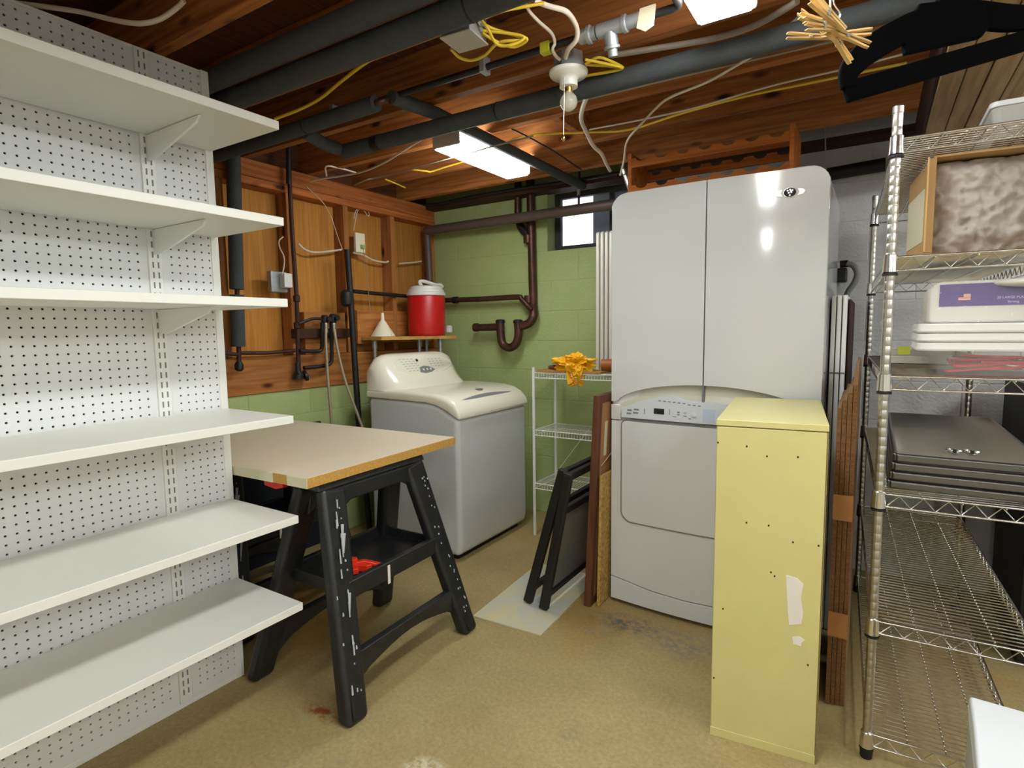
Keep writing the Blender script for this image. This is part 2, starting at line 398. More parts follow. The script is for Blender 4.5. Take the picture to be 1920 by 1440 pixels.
def clip_block(x0, x1, z0, z1):
    m = 'green' if x1 < GX+.15 else 'greyblock'
    if x1 > WX0 and x0 < WX1 and z1 > WZ0 and z0 < WZ1:
        if z0 < WZ0: block(wback, x0, x1, z0, WZ0-.004, m)
        if x0 < WX0: block(wback, x0, WX0-.003, max(z0, WZ0), z1, m)
        if x1 > WX1: block(wback, WX1+.003, x1, max(z0, WZ0), z1, m)
    else: block(wback, x0, x1, z0, z1, m)
for r in range(11):
    z0 = .003+r*.2; z1 = min(z0+.194, 2.165)
    for c in range(-1, 14):
        xa = X0+c*.4+(.2 if r % 2 else 0)+.003; xb = xa+.394
        xa, xb = max(xa, X0+.003), min(xb, 2.29)
        if xb-xa > .05: clip_block(xa, xb, z0, z1)
# sill plate and rim board above the block wall
MB().box(X0, 2.3, Y1-.10, Y1+.02, 2.17, 2.205).build('trim_1', 'darkwood', bevel=.003, kind='structure')
# left wall: block below, framing with sheathing above
wl = MB()
wl.box(-3.1, X0, -2.8, 3.62, 0, .945, 0)
wl.box(-3.1, X0-.10, -2.8, 3.62, .945, 2.41, 1)
wleft = wl.build('wall_left', ['greenmortar', 'sheath'], origin=(X0, 0, 0), kind='structure')
for r in range(5):
    z0 = .003+r*.2; z1 = min(z0+.194, .94)
    for c in range(0, 16):
        ya_ = Y1-.003-.394-c*.4+(.2 if r % 2 else 0); yb_ = min(ya_+.394, Y1-.003)
        if ya_ > -2.6 and yb_-ya_ > .05: block(wleft, ya_, yb_, z0, z1, 'green' if yb_ > 1.75 else 'greyblock', 'x')
for k in range(9):
    y = 3.36-.412*k if k else 3.375
    MB().box(X0-.098, X0-.002, y-.02, y+.02, 1.15, 2.068).build('stud', 'stud', wleft, bevel=.002)
for k in range(8):
    y = 3.36-.412*k
    MB().box(X0-.1, X0-.088, y-.385, y-.027, 1.15, 2.066).build('panel', 'sheath', wleft)
MB().box(X0-.1, X0+.006, -2.6, 3.395, 2.068, 2.108).build('plate', 'plate', wleft, bevel=.003)
MB().box(X0-.1, X0+.002, -2.6, 3.395, 2.110, 2.20).build('plate', 'plate', wleft, bevel=.003)
MB().box(X0-.1, X0+.012, -2.6, 3.395, .948, 1.148).build('ledger', 'ledger', wleft, bevel=.003)
MB().box(X0-.10, X0-.075, -2.6, 3.395, 2.20, 2.41).build('rim_board', 'subfloor', wleft)
MB().box(X0-.085, X0-.003, 2.19, 2.50, 1.149, 1.40).build('backer_board', 'ledger', wleft, bevel=.003)
MB().box(X0-.085, X0-.003, 2.60, 3.33, 1.20, 1.42).build('backer_board', 'ledger', wleft, bevel=.003)
# walls outside the frame that close the room
MB().box(2.3, 2.5, -2.8, 3.7, 0, 2.41).build('wall_right', 'greyblock', origin=(2.3, 0, 0), kind='structure')
MB().box(-3.1, 2.5, -2.8, -2.6, 0, 2.41).build('wall_front', 'drywall', origin=(0, -2.6, 0), kind='structure')
# window: frame with mullions, pane, well outside
wf = MB()
fy0, fy1 = Y1+.10, Y1+.14
for a, b, c, d in ((WX0+.004, WX0+.045, WZ0+.004, WZ1-.004), (WX1-.045, WX1-.004, WZ0+.004, WZ1-.004), (WX0+.045, WX1-.045, WZ0+.004, WZ0+.04), (WX0+.045, WX1-.045, WZ1-.04, WZ1-.004), (-1.47, -1.445, WZ0+.04, WZ1-.04)):
    wf.box(a, b, fy0, fy1, c, d)
win = wf.build('window_1', 'winframe', bevel=.003, kind='structure')
MB().box(WX0+.04, WX1-.04, fy0+.015, fy0+.02, WZ0+.03, WZ1-.03).build('pane', 'glass', win)
ww = MB()
ww.box(-1.665, -1.0, Y1+.28, Y1+.9, 1.6, 2.6).box(-2.4, -2.34, Y1+.26, Y1+.9, 1.6, 2.0).box(-2.4, -1.44, Y1+.84, Y1+.9, 1.6, 1.9)
ww.build('trim_2', 'wellwall', kind='structure')
# built-up girder under the joists at the right
gd = MB().box(.120, .128, -2.6, 3.29, 1.99, 2.195).build('trim_3', 'darkwood', kind='structure', origin=(.12, 0, 1.985))
for k in range(4):
    MB().box(.130+k*.058, .130+k*.058+.055, -2.6, 3.29, 1.978+.004*(k % 2), 2.195).build('beam_board', 'girder', gd, bevel=.003)
MB().cyl((.30, .8, 0), (.30, .8, 1.975), .045, seg=20).build('trim_4', 'lampmetal', kind='structure', smooth=True) if False else None

# ================================================================== LAMPS
def tube_light(x, y0, y1, label, zt=2.198):
    w = .078; t = thing('fluorescent_light', (x, (y0+y1)/2, zt-.09), label, 'ceiling light', 'flat fluorescent fixtures on the joists')
    MB().box(x-.05, x+.05, y0+.01, y1-.01, zt-.03, zt).build('housing', 'lampmetal', t, bevel=.003)
    for ya_ in (y0, y1-.012): MB().box(x-w, x+w, ya_, ya_+.012, zt-.085, zt-.02).build('end_cap', 'lampmetal', t, bevel=.006)
    MB().prism([(x-w, zt-.03), (x-w, zt-.075), (x-w+.014, zt-.09), (x+w-.014, zt-.09), (x+w, zt-.075), (x+w, zt-.03)], 'y', y0+.012, y1-.012).build('diffuser', 'lens', t)
tube_light(-1.68, 2.10, 2.73, 'lit white fluorescent fixture under the joists, near the window')
tube_light(-.372, .46, 1.69, 'lit white fluorescent fixture cut off by the top edge of the photo')
tube_light(-.372, -1.9, -.7, 'lit fluorescent fixture behind the camera')
tube_light(.45, -2.2, -1.0, 'lit fluorescent fixture far behind the camera')
tube_light(1.55, 1.9, 3.1, 'lit fluorescent fixture to the right, beyond the rack')
tube_light(1.85, .2, 1.42, 'added unseen fill light near the right wall')  # unseen fill lamp, added to brighten the washer front and back wall
tube_light(1.25, -1.5, -.3, 'lit fluorescent fixture behind the camera, to the right')

# ================================================================== BIG OBJECTS
# --- white gondola shelving with pegboard back
PX = -1.951
su = thing('shelving_unit', (-1.98, .3, 0), 'tall white shelving unit with pegboard back and six empty shelves', 'shelves')
d = .0254; hy0, nh = .300, 33; hz0, nv = .045, 83
pb = MB(); r = .0034
for i in range(nh):
    for j in range(nv):
        y, z = hy0+i*d, hz0+j*d
        if .915 < y+d/2 < .975:
            pb.add([(PX, y, z), (PX, y+d, z), (PX, y+d, z+d), (PX, y, z+d)], [(0, 1, 2, 3)]); continue
        cy, cz = y+d/2, z+d/2
        o4 = [(PX, y, z), (PX, y+d, z), (PX, y+d, z+d), (PX, y, z+d)]
        ho = [(PX, cy+r*math.cos(a), cz+r*math.sin(a)) for a in [PI*1.25+k*PI/4 for k in range(8)]]
        hb = [(PX-.006, p[1], p[2]) for p in ho]
        fs = []
        for k in range(4):
            a, b, c = 4+2*k, 4+(2*k+1), 4+(2*k+2) % 8
            fs += [(k, (k+1) % 4, c, b, a)]
        for k in range(8): fs.append((4+k, 4+(k+1) % 8, 12+(k+1) % 8, 12+k))
        pb.add(o4+ho+hb, fs)
zt = hz0+nv*d
pb.add([(PX, hy0, .02), (PX, hy0+nh*d, .02), (PX, hy0+nh*d, hz0), (PX, hy0, hz0)], [(0, 1, 2, 3)])
pb.add([(PX, -1.4, .02), (PX, hy0, .02), (PX, hy0, zt), (PX, -1.4, zt)], [(0, 1, 2, 3)])
pb.build('pegboard', 'peg', su)
MB().box(PX-.05, PX-.012, -1.4, 1.133, .02, zt).build('back_panel', 'slot', su)
MB().box(PX-.06, PX+.004, 1.132, 1.160, 0, 2.165).build('end_post', 'shelfwhite', su, bevel=.003)
MB().box(PX-.06, PX+.001, -1.4, 1.132, zt, 2.163).build('top_rail', 'shelfwhite', su, bevel=.002)
MB().box(PX-.06, PX+.001, -1.4, 1.132, 0, .02).build('bottom_rail', 'shelfwhite', su, bevel=.002)
for yu in (.945, -.27):
    u = MB().box(PX-.002, PX+.008, yu-.020, yu+.020, .02, 2.16).build('slotted_upright', 'shelfwhite', su, bevel=.002)
    sl = MB()
    for k in range(66):
        z = .05+k*.032
        for s in (-.008, .008): sl.box(PX+.0078, PX+.0088, yu+s-.0022, yu+s+.0022, z, z+.019)
    o = sl.build('slots', 'print', u); o['kind'] = 'stuff'
for zt_ in (1.926, 1.637, 1.386, 1.014, .683, .386):
    sh = MB().box(PX+.009, -1.568, -1.4, 1.150, zt_-.026, zt_).build('shelf', 'white', su, bevel=.0025)
    for yu in (.945, -.27):
        MB().prism([(PX+.008, zt_-.028), (PX+.008, zt_-.105), (PX+.05, zt_-.105), (-1.66, zt_-.045), (-1.64, zt_-.028)], 'y', yu-.004, yu+.004).build('bracket', 'shelfwhite', sh, bevel=.001)
MB().box(PX+.008, PX+.02, .943, .953, 1.637, 1.672).build('clip', 'ceramic', su, bevel=.003)  # small white block painting in the bright glare on the slotted upright

# --- table top on sawhorses
rot = Matrix.Rotation(.03, 4, 'Z')
def tx(mb): return mb.xf(Matrix.Translation((-1.555, 1.177, 0)) @ rot)
tb = thing('work_table_top', (-2.1, 1.6, .765), 'cream laminate board with raw wood edge lying across the black sawhorses', 'table top')
tx(MB().box(-1.22, -.004, .004, .82, .766, .80)).build('board', 'benchtop', tb, bevel=.001)
tx(MB().box(-.004, 0, .002, .82, .766, .799)).build('raw_edge', 'particle', tb)['label'] = 'bare yellow-brown raw edge'
tx(MB().box(-.10, 0, 0, .004, .766, .799)).build('edge_band', 'creamedge', tb)
tx(MB().box(-.175, -.10, .0015, .004, .766, .799)).build('chipped_edge', 'particle', tb)['label'] = 'chipped gap in the edge band'
tx(MB().box(-1.22, -.175, 0, .004, .766, .799)).build('edge_band', 'creamedge', tb)

def sawhorse(name, label):
    """beam along Y at x=0; two A frames with legs splayed in X and Y"""
    t = thing(name, (0, 0, 0), label, 'sawhorse', 'black sawhorses under the table')
    for sx in (1, -1):
        for sy in (1, -1):
            a = V((sx*.245, sy*.325, .0)); b = V((sx*.055, sy*.215, .735))
            lm = MB(); lm.bar(a, b, .092, .062, up=(sx, 0, .2), w2=.110, h2=.048)
            for q in range(4): lm.v[q].z = 0
            lg = lm.build('leg', 'blackplastic', t, bevel=.019, seg=4)
            MB().bar(a+V((0, 0, .02))+V((sx*.028, 0, 0)), a.lerp(b, .13)+V((sx*.028, 0, 0)), .05, .006, up=(sx, 0, .2)).build('foot_pad', 'blackmatte', lg, bevel=.002)
            if sx == 1:
                sm = MB(); rnd = random.Random(3+sy)
                for q in range(26):
                    f = rnd.uniform(.12, .95); c = a.lerp(b, f)+V((.034, rnd.gauss(0, .012), 0)); ln = rnd.choice([.006, .008, .012, .03, .05]) if sy < 0 else .007
                    dd = (b-a).normalized()
                    sm.bar(c-dd*ln/2+V((-.001, 0, 0)), c+dd*ln/2+V((-.001, 0, 0)), rnd.uniform(.003, .007), .003, up=(1, 0, .2), w2=rnd.uniform(.0008, .004))
                if sy < 0:
                    for f, wd in ((.80, .012), (.76, .02), (.50, .012)):
                        c = a.lerp(b, f)+V((.034, 0, 0)); sm.bar(c-dd*.035, c+dd*.03+V((0, .008, 0)), wd*.3, .003, up=(1, 0, .2), w2=wd)
                so = sm.build('paint_splashes', 'paintsmear', lg); so['kind'] = 'stuff'; so['label'] = 'dried white paint splashes'
        MB().prism([(-.215, .735), (-.235, .62), (-.14, .675), (.14, .675), (.235, .62), (.215, .735)], 'x', sx*.060-.02, sx*.060+.02).build('head_gusset', 'blackplastic', t, bevel=.008)
        # lower stretcher, arched underneath
        up_ = arc(0, -.37, .50, PI*.68, PI*.32, 8)
        zb = .135
        pl = [(-.29, zb+.065), (-.29, zb-.05)]+[(-.22+.44*k/8, zb-.012+.035*math.sin(PI*k/8)) for k in range(9)]+[(.29, zb-.05), (.29, zb+.065)]
        MB().prism(pl, 'x', sx*.205-.017, sx*.205+.017).build('stretcher', 'blackplastic', t, bevel=.005)
        MB().box(sx*.152-.014, sx*.152+.014, -.245, .245, .36, .425).build('tray_rail', 'blackplastic', t, bevel=.005)
    MB().prism([(-.075, .735), (-.06, .766), (.06, .766), (.075, .735)], 'y', -.28, .28).build('top_beam', 'blackplastic', t, bevel=.006)
    tr = MB().box(-.14, .14, -.25, .25, .375, .385).build('tray', 'blackplastic', t, bevel=.003)
    for s in (-1, 1): MB().box(-.14, .14, s*.25-.006, s*.25+.006, .375, .42).build('tray_lip', 'blackplastic', tr, bevel=.003)
    MB().box(.166, .168, -.06, -.048, .345, .415).build('white_scuff', 'patch', t)
    MB().box(.03, .05, -.27, -.215, .74, .764).build('latch', 'red', t, bevel=.003) if name == 'x' else MB().prism([(-.16, .742), (-.10, .735), (-.06, .745), (-.06, .763), (-.16, .763)], 'y', -.322, -.295).build('latch', 'red', t, bevel=.003)
    return t
sh1 = sawhorse('sawhorse', 'black plastic sawhorse splashed with white paint under the bare-edged end of the table')
sh1.location = (-1.655, 1.515, 0); sh1.rotation_euler = (0, 0, .03)
copy_tree(sh1, (-2.42, 1.60, 0), .04, 'black plastic sawhorse in the dark behind the pegboard shelving')
MB().box(-2.822, -2.795, 1.15, 2.24, 0, .745).build('navy_slab', 'slabnavy', bevel=.003, label='dark navy slab standing in for the dark area under the table', cat='board')  # flat dark navy slab, a stand-in for the dark area under the table
# red spring clamp lying on the tray
cl = thing('spring_clamp', (-1.600, 1.425, .387), 'orange-red plastic clamp lying on the sawhorse tray', 'clamp')
RZ = Matrix.Translation((-1.600, 1.425, .387)) @ Matrix.Rotation(.8, 4, 'Z')
MB().prism([(-.09, 0), (-.03, .012), (.02, .02), (.085, .006), (.09, .014), (.02, .038), (-.03, .034), (-.09, .02)], 'y', -.012, .012).xf(RZ).build('jaw', 'orange', cl, bevel=.004)
MB().prism([(-.085, -.004), (-.02, -.018), (.03, -.04), (.05, -.03), (.0, .0), (-.03, .012), (-.085, .012)], 'z', .004, .03).xf(RZ).build('jaw', 'orange', cl, bevel=.004)
MB().prism([(-.06, -.02), (-.03, -.045), (.0, -.04), (-.005, .045), (-.035, .05), (-.06, .03)], 'z', .0, .022).xf(RZ).build('handle', 'orange', cl, bevel=.004)
MB().cyl((-.02, 0, 0), (-.02, 0, .048), .016, seg=14).xf(RZ).build('pivot', 'orange', cl, bevel=.003)

# --- washing machine
wm = thing('washing_machine', (-2.20, 2.75, 0), 'white top-loading washing machine with rounded cream console', 'washing machine')
wx0, wx1, wy0, wy1 = -2.55, -1.872, 2.392, 3.105
prof = [(wx0, .03), (wx1-.012, .03), (wx1, .09), (wx1, .80), (-2.0, .862), (-2.06, .878), (wx0, .888)]
body = MB().prism(prof, 'y', wy0, wy1).build('body', 'enamel2', wm, bevel=.03, seg=5, smooth=True)
MB().box(wx0+.04, wx1-.05, wy0+.04, wy1-.04, 0, .03).build('base', 'blackmatte', wm)
# sloped top cap
def ring_at(x, zb, zt_, y0, y1, r=.035, n=4): return [(x, p[0], p[1]) for p in rrect(y0, y1, zb, zt_, [.004, .004, r, r], n)]
capr = []
for x, zb, zt_, ins in ((wx0-.002, .889, .935, 0), (-2.30, .885, .938, 0), (-2.10, .882, .935, 0), (-2.02, .872, .930, 0), (-1.95, .846, .918, 0), (-1.90, .820, .892, 0), (-1.872, .806, .858, 0), (-1.862, .802, .836, .006), (-1.858, .803, .818, .012)):
    capr.append(ring_at(x, zb, zt_, wy0-.006+ins, wy1+.006-ins, min(.035, (zt_-zb)*.45)))
cap = MB().loft(capr).build('top_cap', 'cream', wm, smooth=True, angle=1.0)
# lid handle slot and badge
sl = []
for k in range(13):
    f = k/12; y = 2.47+f*.52; bw = .024*math.sin(PI*f)**.8
    sl.append((y, -1.905-.035*math.sin(PI*f)*0-.02*math.sin(PI*f), bw))
m_ = MB()
top_z = lambda x: .938 if x < -2.05 else (.930-(x+2.02)*(.012/.07) if x < -1.95 else .918-(x+1.95)*(.026/.05) if x < -1.9 else .892-(x+1.9)*(.034/.028))
vs = [(x+bw, y, top_z(x+bw)+.0015) for y, x, bw in sl]+[(x-bw*.2, y, top_z(x-bw*.2)+.0015) for y, x, bw in sl[::-1]]
m_.add(vs, [list(range(len(vs)))]); m_.build('lid_handle', 'print', cap)
MB().lathe((-1.985, 2.75, .9265), [(.024, 0), (.024, .004), (.018, .006)], 18).build('badge', 'print', cap, smooth=True)
# console: sections along Y
secs = []
for k in range(17):
    f = k/16; y = wy0-.002+f*(wy1-wy0+.004)
    e = min(f, 1-f)*2; s = (1-(1-min(1, e/.42))**2.2)**.5 if e < .42 else 1
    h = .62+.38*s; dp = .78+.22*s
    q_ = (1-s)*.13; pr = [(-.20, 0), (-.20, .17*h), (-.19, .20*h), (-.165, .213*h), (-.13, .207*h), (-.105-q_*.1, .19*h), (-.03-q_*.5, .075*h), (.02-q_, .035*h), (.05-q_, .008), (.06-q_, 0)]
    secs.append([(-2.352+px_, y, .93+pz) for px_, pz in pr])
con = MB().loft(secs).build('console', 'cream', wm, smooth=True, angle=1.2)
# raised oval control face with print marks, on the sloping front
nrm = V((.837, 0, .547)); e1 = V((0, 1, 0)); e2 = V((-.547, 0, .837)); oc = V((-2.424, 2.76, 1.052))+V((.837, 0, .547))*.0125
def on_face(u, v, h=0): return oc+e1*u+e2*v+nrm*h
ov = [on_face(.27*math.cos(2*PI*k/32), .068*math.sin(2*PI*k/32)+.012) for k in range(32)]
ob = [on_face(.285*math.cos(2*PI*k/32), .08*math.sin(2*PI*k/32)+.008, -.016) for k in range(32)]
MB().loft([ob, ov]).build('control_face', 'cream', con, smooth=True, angle=.8)
lp = MB(); rnd = random.Random(5)
def dash(u, v, w, h, mb, hh=.0012): mb.add([on_face(u-w/2, v-h/2, hh), on_face(u+w/2, v-h/2, hh), on_face(u+w/2, v+h/2, hh), on_face(u-w/2, v+h/2, hh)], [(0, 1, 2, 3)])
for col in range(4):
    for q in range(6): dash(-.20+col*.035+q*.008, .055-q*.017, .022, .005, lp)
for col in range(4):
    for q in range(4): dash(.06+col*.035, .045-q*.018, .02, .005, lp)
lp.build('control_print', 'paleprint', con)['kind'] = 'stuff'
kb = [on_face(u, v, .0015) for u, v in ((-.075, -.045), (-.06, -.01), (-.02, .0), (.03, -.008), (.075, -.033), (.03, -.05), (-.03, -.055))]
MB().add(kb, [list(range(7))]).build('button_panel', 'print', con)
bt = MB()
for u in (-.035, .0, .032): dash(u, -.028, .014, .014, bt, .003)
bt.build('buttons', 'cream', con)['kind'] = 'stuff'
MB().lathe(on_face(-.055, .042, .001), [(.010, 0), (.009, .004)], 14, axis=nrm).build('logo_spot', 'slot', con)

# --- dryer / drying cabinet
dx0, dx1, dy0, dy1 = -1.0, -.155, 2.42, 3.06
dc = thing('drying_cabinet', (-.58, 2.74, 0), 'tall glossy white laundry drying cabinet with two upper doors and dryer door below', 'dryer')
MB().prism(rrect(dx0, dx1, .012, 1.872, [.012, .012, .07, .07], 6), 'y', dy0, dy1).build('cabinet_body', 'enamel', dc, bevel=.012, seg=3)
MB().box(dx0+.05, dx1-.05, dy0+.05, dy1-.05, 0, .014).build('base', 'blackmatte', dc)
xm = -.585
def yb_(x): return dy0-.010-.030*max(0, 1-((x-xm)/.43)**2)           # the whole front bulges gently outwards
def curved(name, x0, x1, bot, top, lift, m, parent, n=28, bevel=.006, back=.0):
    f = lambda q, x: q(x) if callable(q) else q
    rings = []
    for k in range(n+1):
        x = x0+(x1-x0)*(.5-.5*math.cos(PI*k/n)); a, b = f(bot, x), f(top, x)
        if b-a < .004: b = a+.004
        y = yb_(x)-lift; rings.append([(x, y, a), (x, y, b), (x, dy0+back, b), (x, dy0+back, a)])
    return MB().loft(rings).build(name, m, parent, bevel=bevel, seg=3, smooth=True, angle=.5)
def door_arch(x): return max(.950, .948+.092*max(0, 1-((x-xm)/.385)**2)**.6)
def rtop(xa, xb, z, rl, rr_):
    def g(x):
        if rl and x < xa+rl: return z-rl+math.sqrt(max(0, rl*rl-(xa+rl-x)**2))
        if rr_ and x > xb-rr_: return z-rr_+math.sqrt(max(0, rr_*rr_-(x-xb+rr_)**2))
        return z
    return g
def rbot(xa, xb, z, rl, rr_):
    h = rtop(xa, xb, 0, rl, rr_); return lambda x: z-h(x)
curved('upper_door', dx0+.002, xm-.0025, door_arch, rtop(dx0, xm, 1.862, .065, 0), .0, 'enamel', dc)
dr = curved('upper_door', xm+.0025, dx1-.002, door_arch, rtop(xm, dx1, 1.862, 0, .065), .0, 'enamel', dc)
# hand recess under the arch
rc = MB(); n = 20
xs_ = [-.975+.79*k/n for k in range(n+1)]
rows = [[(x, yb_(x)+.028, door_arch(x)+.004) for x in xs_], [(x, yb_(x)+.026, .94+.55*(door_arch(x)-.94)) for x in xs_], [(x, yb_(x)+.010, .925+.3*(door_arch(x)-.94)) for x in xs_], [(x, yb_(x)+.004, .90) for x in xs_]]
for i in range(3):
    for k in range(n): rc.add([rows[i][k], rows[i][k+1], rows[i+1][k+1], rows[i+1][k]], [(0, 1, 2, 3)])
rc.build('hand_recess', 'recess', dc, smooth=True, angle=1.5)
MB().box(xm-.004, xm+.004, yb_(xm)-.001, dy0-.004, .955, 1.04).build('recess_divider', 'print', dc)
# control panel with a wavy top edge
wave = [(-.946, .922), (-.90, .940), (-.84, .962), (-.78, .980), (-.72, .989), (-.69, .987), (-.655, .974), (-.60, .971), (-.20, .968)]
def wv(x):
    for (a, za), (b, zb) in zip(wave, wave[1:]):
        if a <= x <= b: return za+(zb-za)*(x-a)/(b-a)
    return .968
cpo = curved('control_panel', -.946, -.215, .882, wv, .005, 'panelgrey', dc, n=40, bevel=.002)
def cbox(mb, x, z, w, h, p=.0012):
    ya, yb2 = yb_(x-w/2)-.005, yb_(x+w/2)-.005
    return mb.hexa([(x-w/2, ya-p, z-h/2), (x+w/2, yb2-p, z-h/2), (x+w/2, yb2+.003, z-h/2), (x-w/2, ya+.003, z-h/2), (x-w/2, ya-p, z+h/2), (x+w/2, yb2-p, z+h/2), (x+w/2, yb2+.003, z+h/2), (x-w/2, ya+.003, z+h/2)])
cbox(MB(), -.768, .922, .046, .024, .0016).build('display', 'blackgloss', cpo)
pr = MB()
for x, z, w, h in ((-.905, .917, .022, .007), (-.872, .922, .024, .007), (-.908, .902, .022, .007), (-.876, .907, .024, .007), (-.834, .918, .003, .024), (-.722, .922, .003, .024), (-.683, .924, .010, .004), (-.683, .914, .010, .004), (-.655, .923, .012, .003), (-.655, .910, .014, .003), (-.70, .904, .014, .003), (-.635, .900, .010, .004)):
    cbox(pr, x, z, w, h)
for k in range(9): cbox(pr, -.765+k*.021, .968-(.004 if k > 5 else 0)-k*.0010, .011, .004)
pr.build('control_print', 'print', cpo)['kind'] = 'stuff'
MB().lathe((-.617, yb_(-.617)-.005, .918), [(.012, 0), (.012, .003), (.009, .004)], 18, axis=(0, -1, 0)).build('dial', 'dehum', cpo, smooth=True)
cbox(MB(), -.558, .917, .050, .055).build('light_panel', 'bluepanel', cpo)
# lower door and plinth panels
DZ0, DZ1 = .404, .866
ld = curved('lower_door', -.945, -.20, rbot(-.945, -.20, DZ0, .05, .05), rtop(-.945, -.20, DZ1, .02, .02), .0, 'enamel', dc)
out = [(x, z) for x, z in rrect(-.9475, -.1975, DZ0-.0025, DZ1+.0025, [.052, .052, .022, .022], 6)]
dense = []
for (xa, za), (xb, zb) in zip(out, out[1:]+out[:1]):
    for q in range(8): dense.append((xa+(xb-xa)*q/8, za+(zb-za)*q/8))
MB().tube([(x, yb_(x)+.003, z) for x, z in dense]+[(dense[0][0], yb_(dense[0][0])+.003, dense[0][1])], .0030, 5, 0, 0).build('door_gap_shade', 'print', dc)  # dark tube painting in the shade of the gap round the lower door
curved('door_grip', -.90, -.24, .868, .880, -.004, 'print', dc, bevel=.001)
curved('side_trim', dx0+.001, -.952, .868, .937, .0, 'enamel', dc, n=4, bevel=.003)
kz = [(dx0, .128), (-.93, .122), (-.8, .106), (-.65, .100), (-.537, .104), (-.3, .112), (-.155, .128)]
def kk(x):
    for (a, za), (b, zb) in zip(kz, kz[1:]):
        if a <= x <= b: return za+(zb-za)*(x-a)/(b-a)
    return .128
curved('front_panel', dx0+.001, dx1-.001, kk, .864, -.004, 'enamel', dc, n=34, bevel=.003)
curved('kick_panel', dx0+.001, dx1-.001, .02, lambda x: kk(x)-.004, -.003, 'enamel', dc, n=34, bevel=.003)
# chrome emblem on the right-hand door
ex, ez = -.286, 1.775
EM = Matrix.Translation((ex, yb_(ex)-.0005, ez)) @ Matrix.Rotation(math.atan(2*.030*(ex-xm)/.43**2), 4, 'Z')
em = MB().prism([(.024*math.cos(2*PI*k/24), .019*math.sin(2*PI*k/24)) for k in range(24)], 'y', -.004, .002).xf(EM).build('emblem', 'chrome', dr, bevel=.002)
eb = MB()
eb.prism([(.0215*math.cos(2*PI*k/24), .0165*math.sin(2*PI*k/24)) for k in range(24)], 'y', -.0048, -.0038, 0)
for s in (-1, 1): eb.prism([(s*.026, .012), (s*.045, .009), (s*.050, 0), (s*.045, -.009), (s*.026, -.012), (s*.032, 0)], 'y', -.003, .001, 1)
for q in ((-.008, .007), (0, .010), (.008, .007), (-.004, -.001), (.005, 0), (0, -.010), (.003, .004)): eb.prism([(q[0]+.003*math.cos(2*PI*k/8), q[1]+.003*math.sin(2*PI*k/8)) for k in range(8)], 'y', -.0058, -.004, 1)
eb.xf(EM).build('emblem_face', ['slot', 'chrome2'], dr)['kind'] = 'stuff'

# --- pale yellow cabinet in front of the dryer
YR = Matrix.Translation((-.387, 1.745, 0)) @ Matrix.Rotation(.105, 4, 'Z')
yc = thing('storage_cabinet', (-.24, 2.05, 0), 'narrow pale yellow painted wooden cabinet with white filler patches', 'cabinet')
yw, yd = .292, .595
MB().box(0, yw, 0, yd, 0.004, .985).xf(YR).build('carcass', 'yellowpaint', yc, bevel=.004)
MB().box(-.001, yw+.003, -.002, yd, .987, 1.006).xf(YR).build('top_board', 'yellowpaint', yc, bevel=.002)
MB().box(yw, yw+.003, .0, yd, .0, .985).xf(YR).build('side_edge', 'yellowdirty', yc)
MB().box(0, yw, -.002, .0, .0, .028).xf(YR).build('bottom_edge', 'yellowpaint', yc, bevel=.001)
def patch(cx, cz, pts): return MB().prism([(cx+a, cz+b) for a, b in pts], 'y', -.0009, .001).xf(YR)
patch(.222, .0, [(-.022, .56), (.008, .555), (.024, .54), (.018, .50), (.026, .455), (.022, .42), (-.010, .41), (-.014, .45), (-.018, .50)]).build('filler_patch', 'patch', yc)
patch(.235, .0, [(-.014, .375), (.004, .382), (.020, .374), (.012, .365), (.010, .352), (-.010, .355)]).build('filler_patch', 'patch', yc)
hs = MB()
for x, z in ((.085, .93), (.14, .905), (.22, .91), (.09, .70), (.215, .66), (.28, .66), (.15, .70), (.005, .935), (.17, .55), (.16, .56), (.265, .30), (.03, .42), (.008, .19)):
    hs.prism([(x+.0026*math.cos(k*PI/4), z+.0034*math.sin(k*PI/4)) for k in range(8)], 'y', -.0006, .0005)
hs.xf(YR).build('nail_holes', 'hole', yc)['kind'] = 'stuff'

# ================================================================== PIPES AND CABLES OVERHEAD
def pipe(name, pts, r, m, label, cat, n=0, seg=14, group=None, cl=None):
    o = MB().tube(pts, r, seg, 0, n).build(name, m, smooth=True, label=label, cat=cat, group=group, angle=.9)
    return o
def ins_pipe(pts, r, label, joints=(), n=0):
    t = thing('insulated_pipe', pts[0], label, 'pipe')
    MB().tube(pts, r, 16, 0, n).build('foam_sleeve', 'foam', t, smooth=True, angle=.9)
    for j in joints:
        MB().cyl(j[0], j[1], r+.0015, seg=16).build('tape_joint', 'blackmatte', t, smooth=True, angle=.9)
    return t
ins_pipe([(-2.75, 1.200, 2.164), (-.71, 1.200, 2.162), (-.675, 1.188, 2.161), (-.660, 1.150, 2.160), (-.658, -2.55, 2.158)], .036, 'thick grey foam-covered pipe, upper one of the pair above the pegboard shelving', [((-.93, 1.20, 2.164), (-.925, 1.20, 2.164))])
ins_pipe([(-2.75, 1.278, 2.125), (-.62, 1.278, 2.125), (-.585, 1.266, 2.125), (-.570, 1.228, 2.125), (-.568, -2.55, 2.125)], .038, 'thick grey foam-covered pipe, lower one of the pair above the pegboard shelving', [((-.93, 1.278, 2.125), (-.925, 1.278, 2.125))])
ins_pipe([(-2.72, 1.595, 2.115), (-1.60, 1.595, 2.125)], .030, 'grey foam-covered pipe ending in an open end with a copper stub', [((-2.0, 1.595, 2.12), (-1.996, 1.595, 2.12))])
cs = thing('copper_stub', (-1.585, 1.595, 2.125), 'short copper elbow showing at the open end of the grey pipe sleeve', 'pipe fitting')
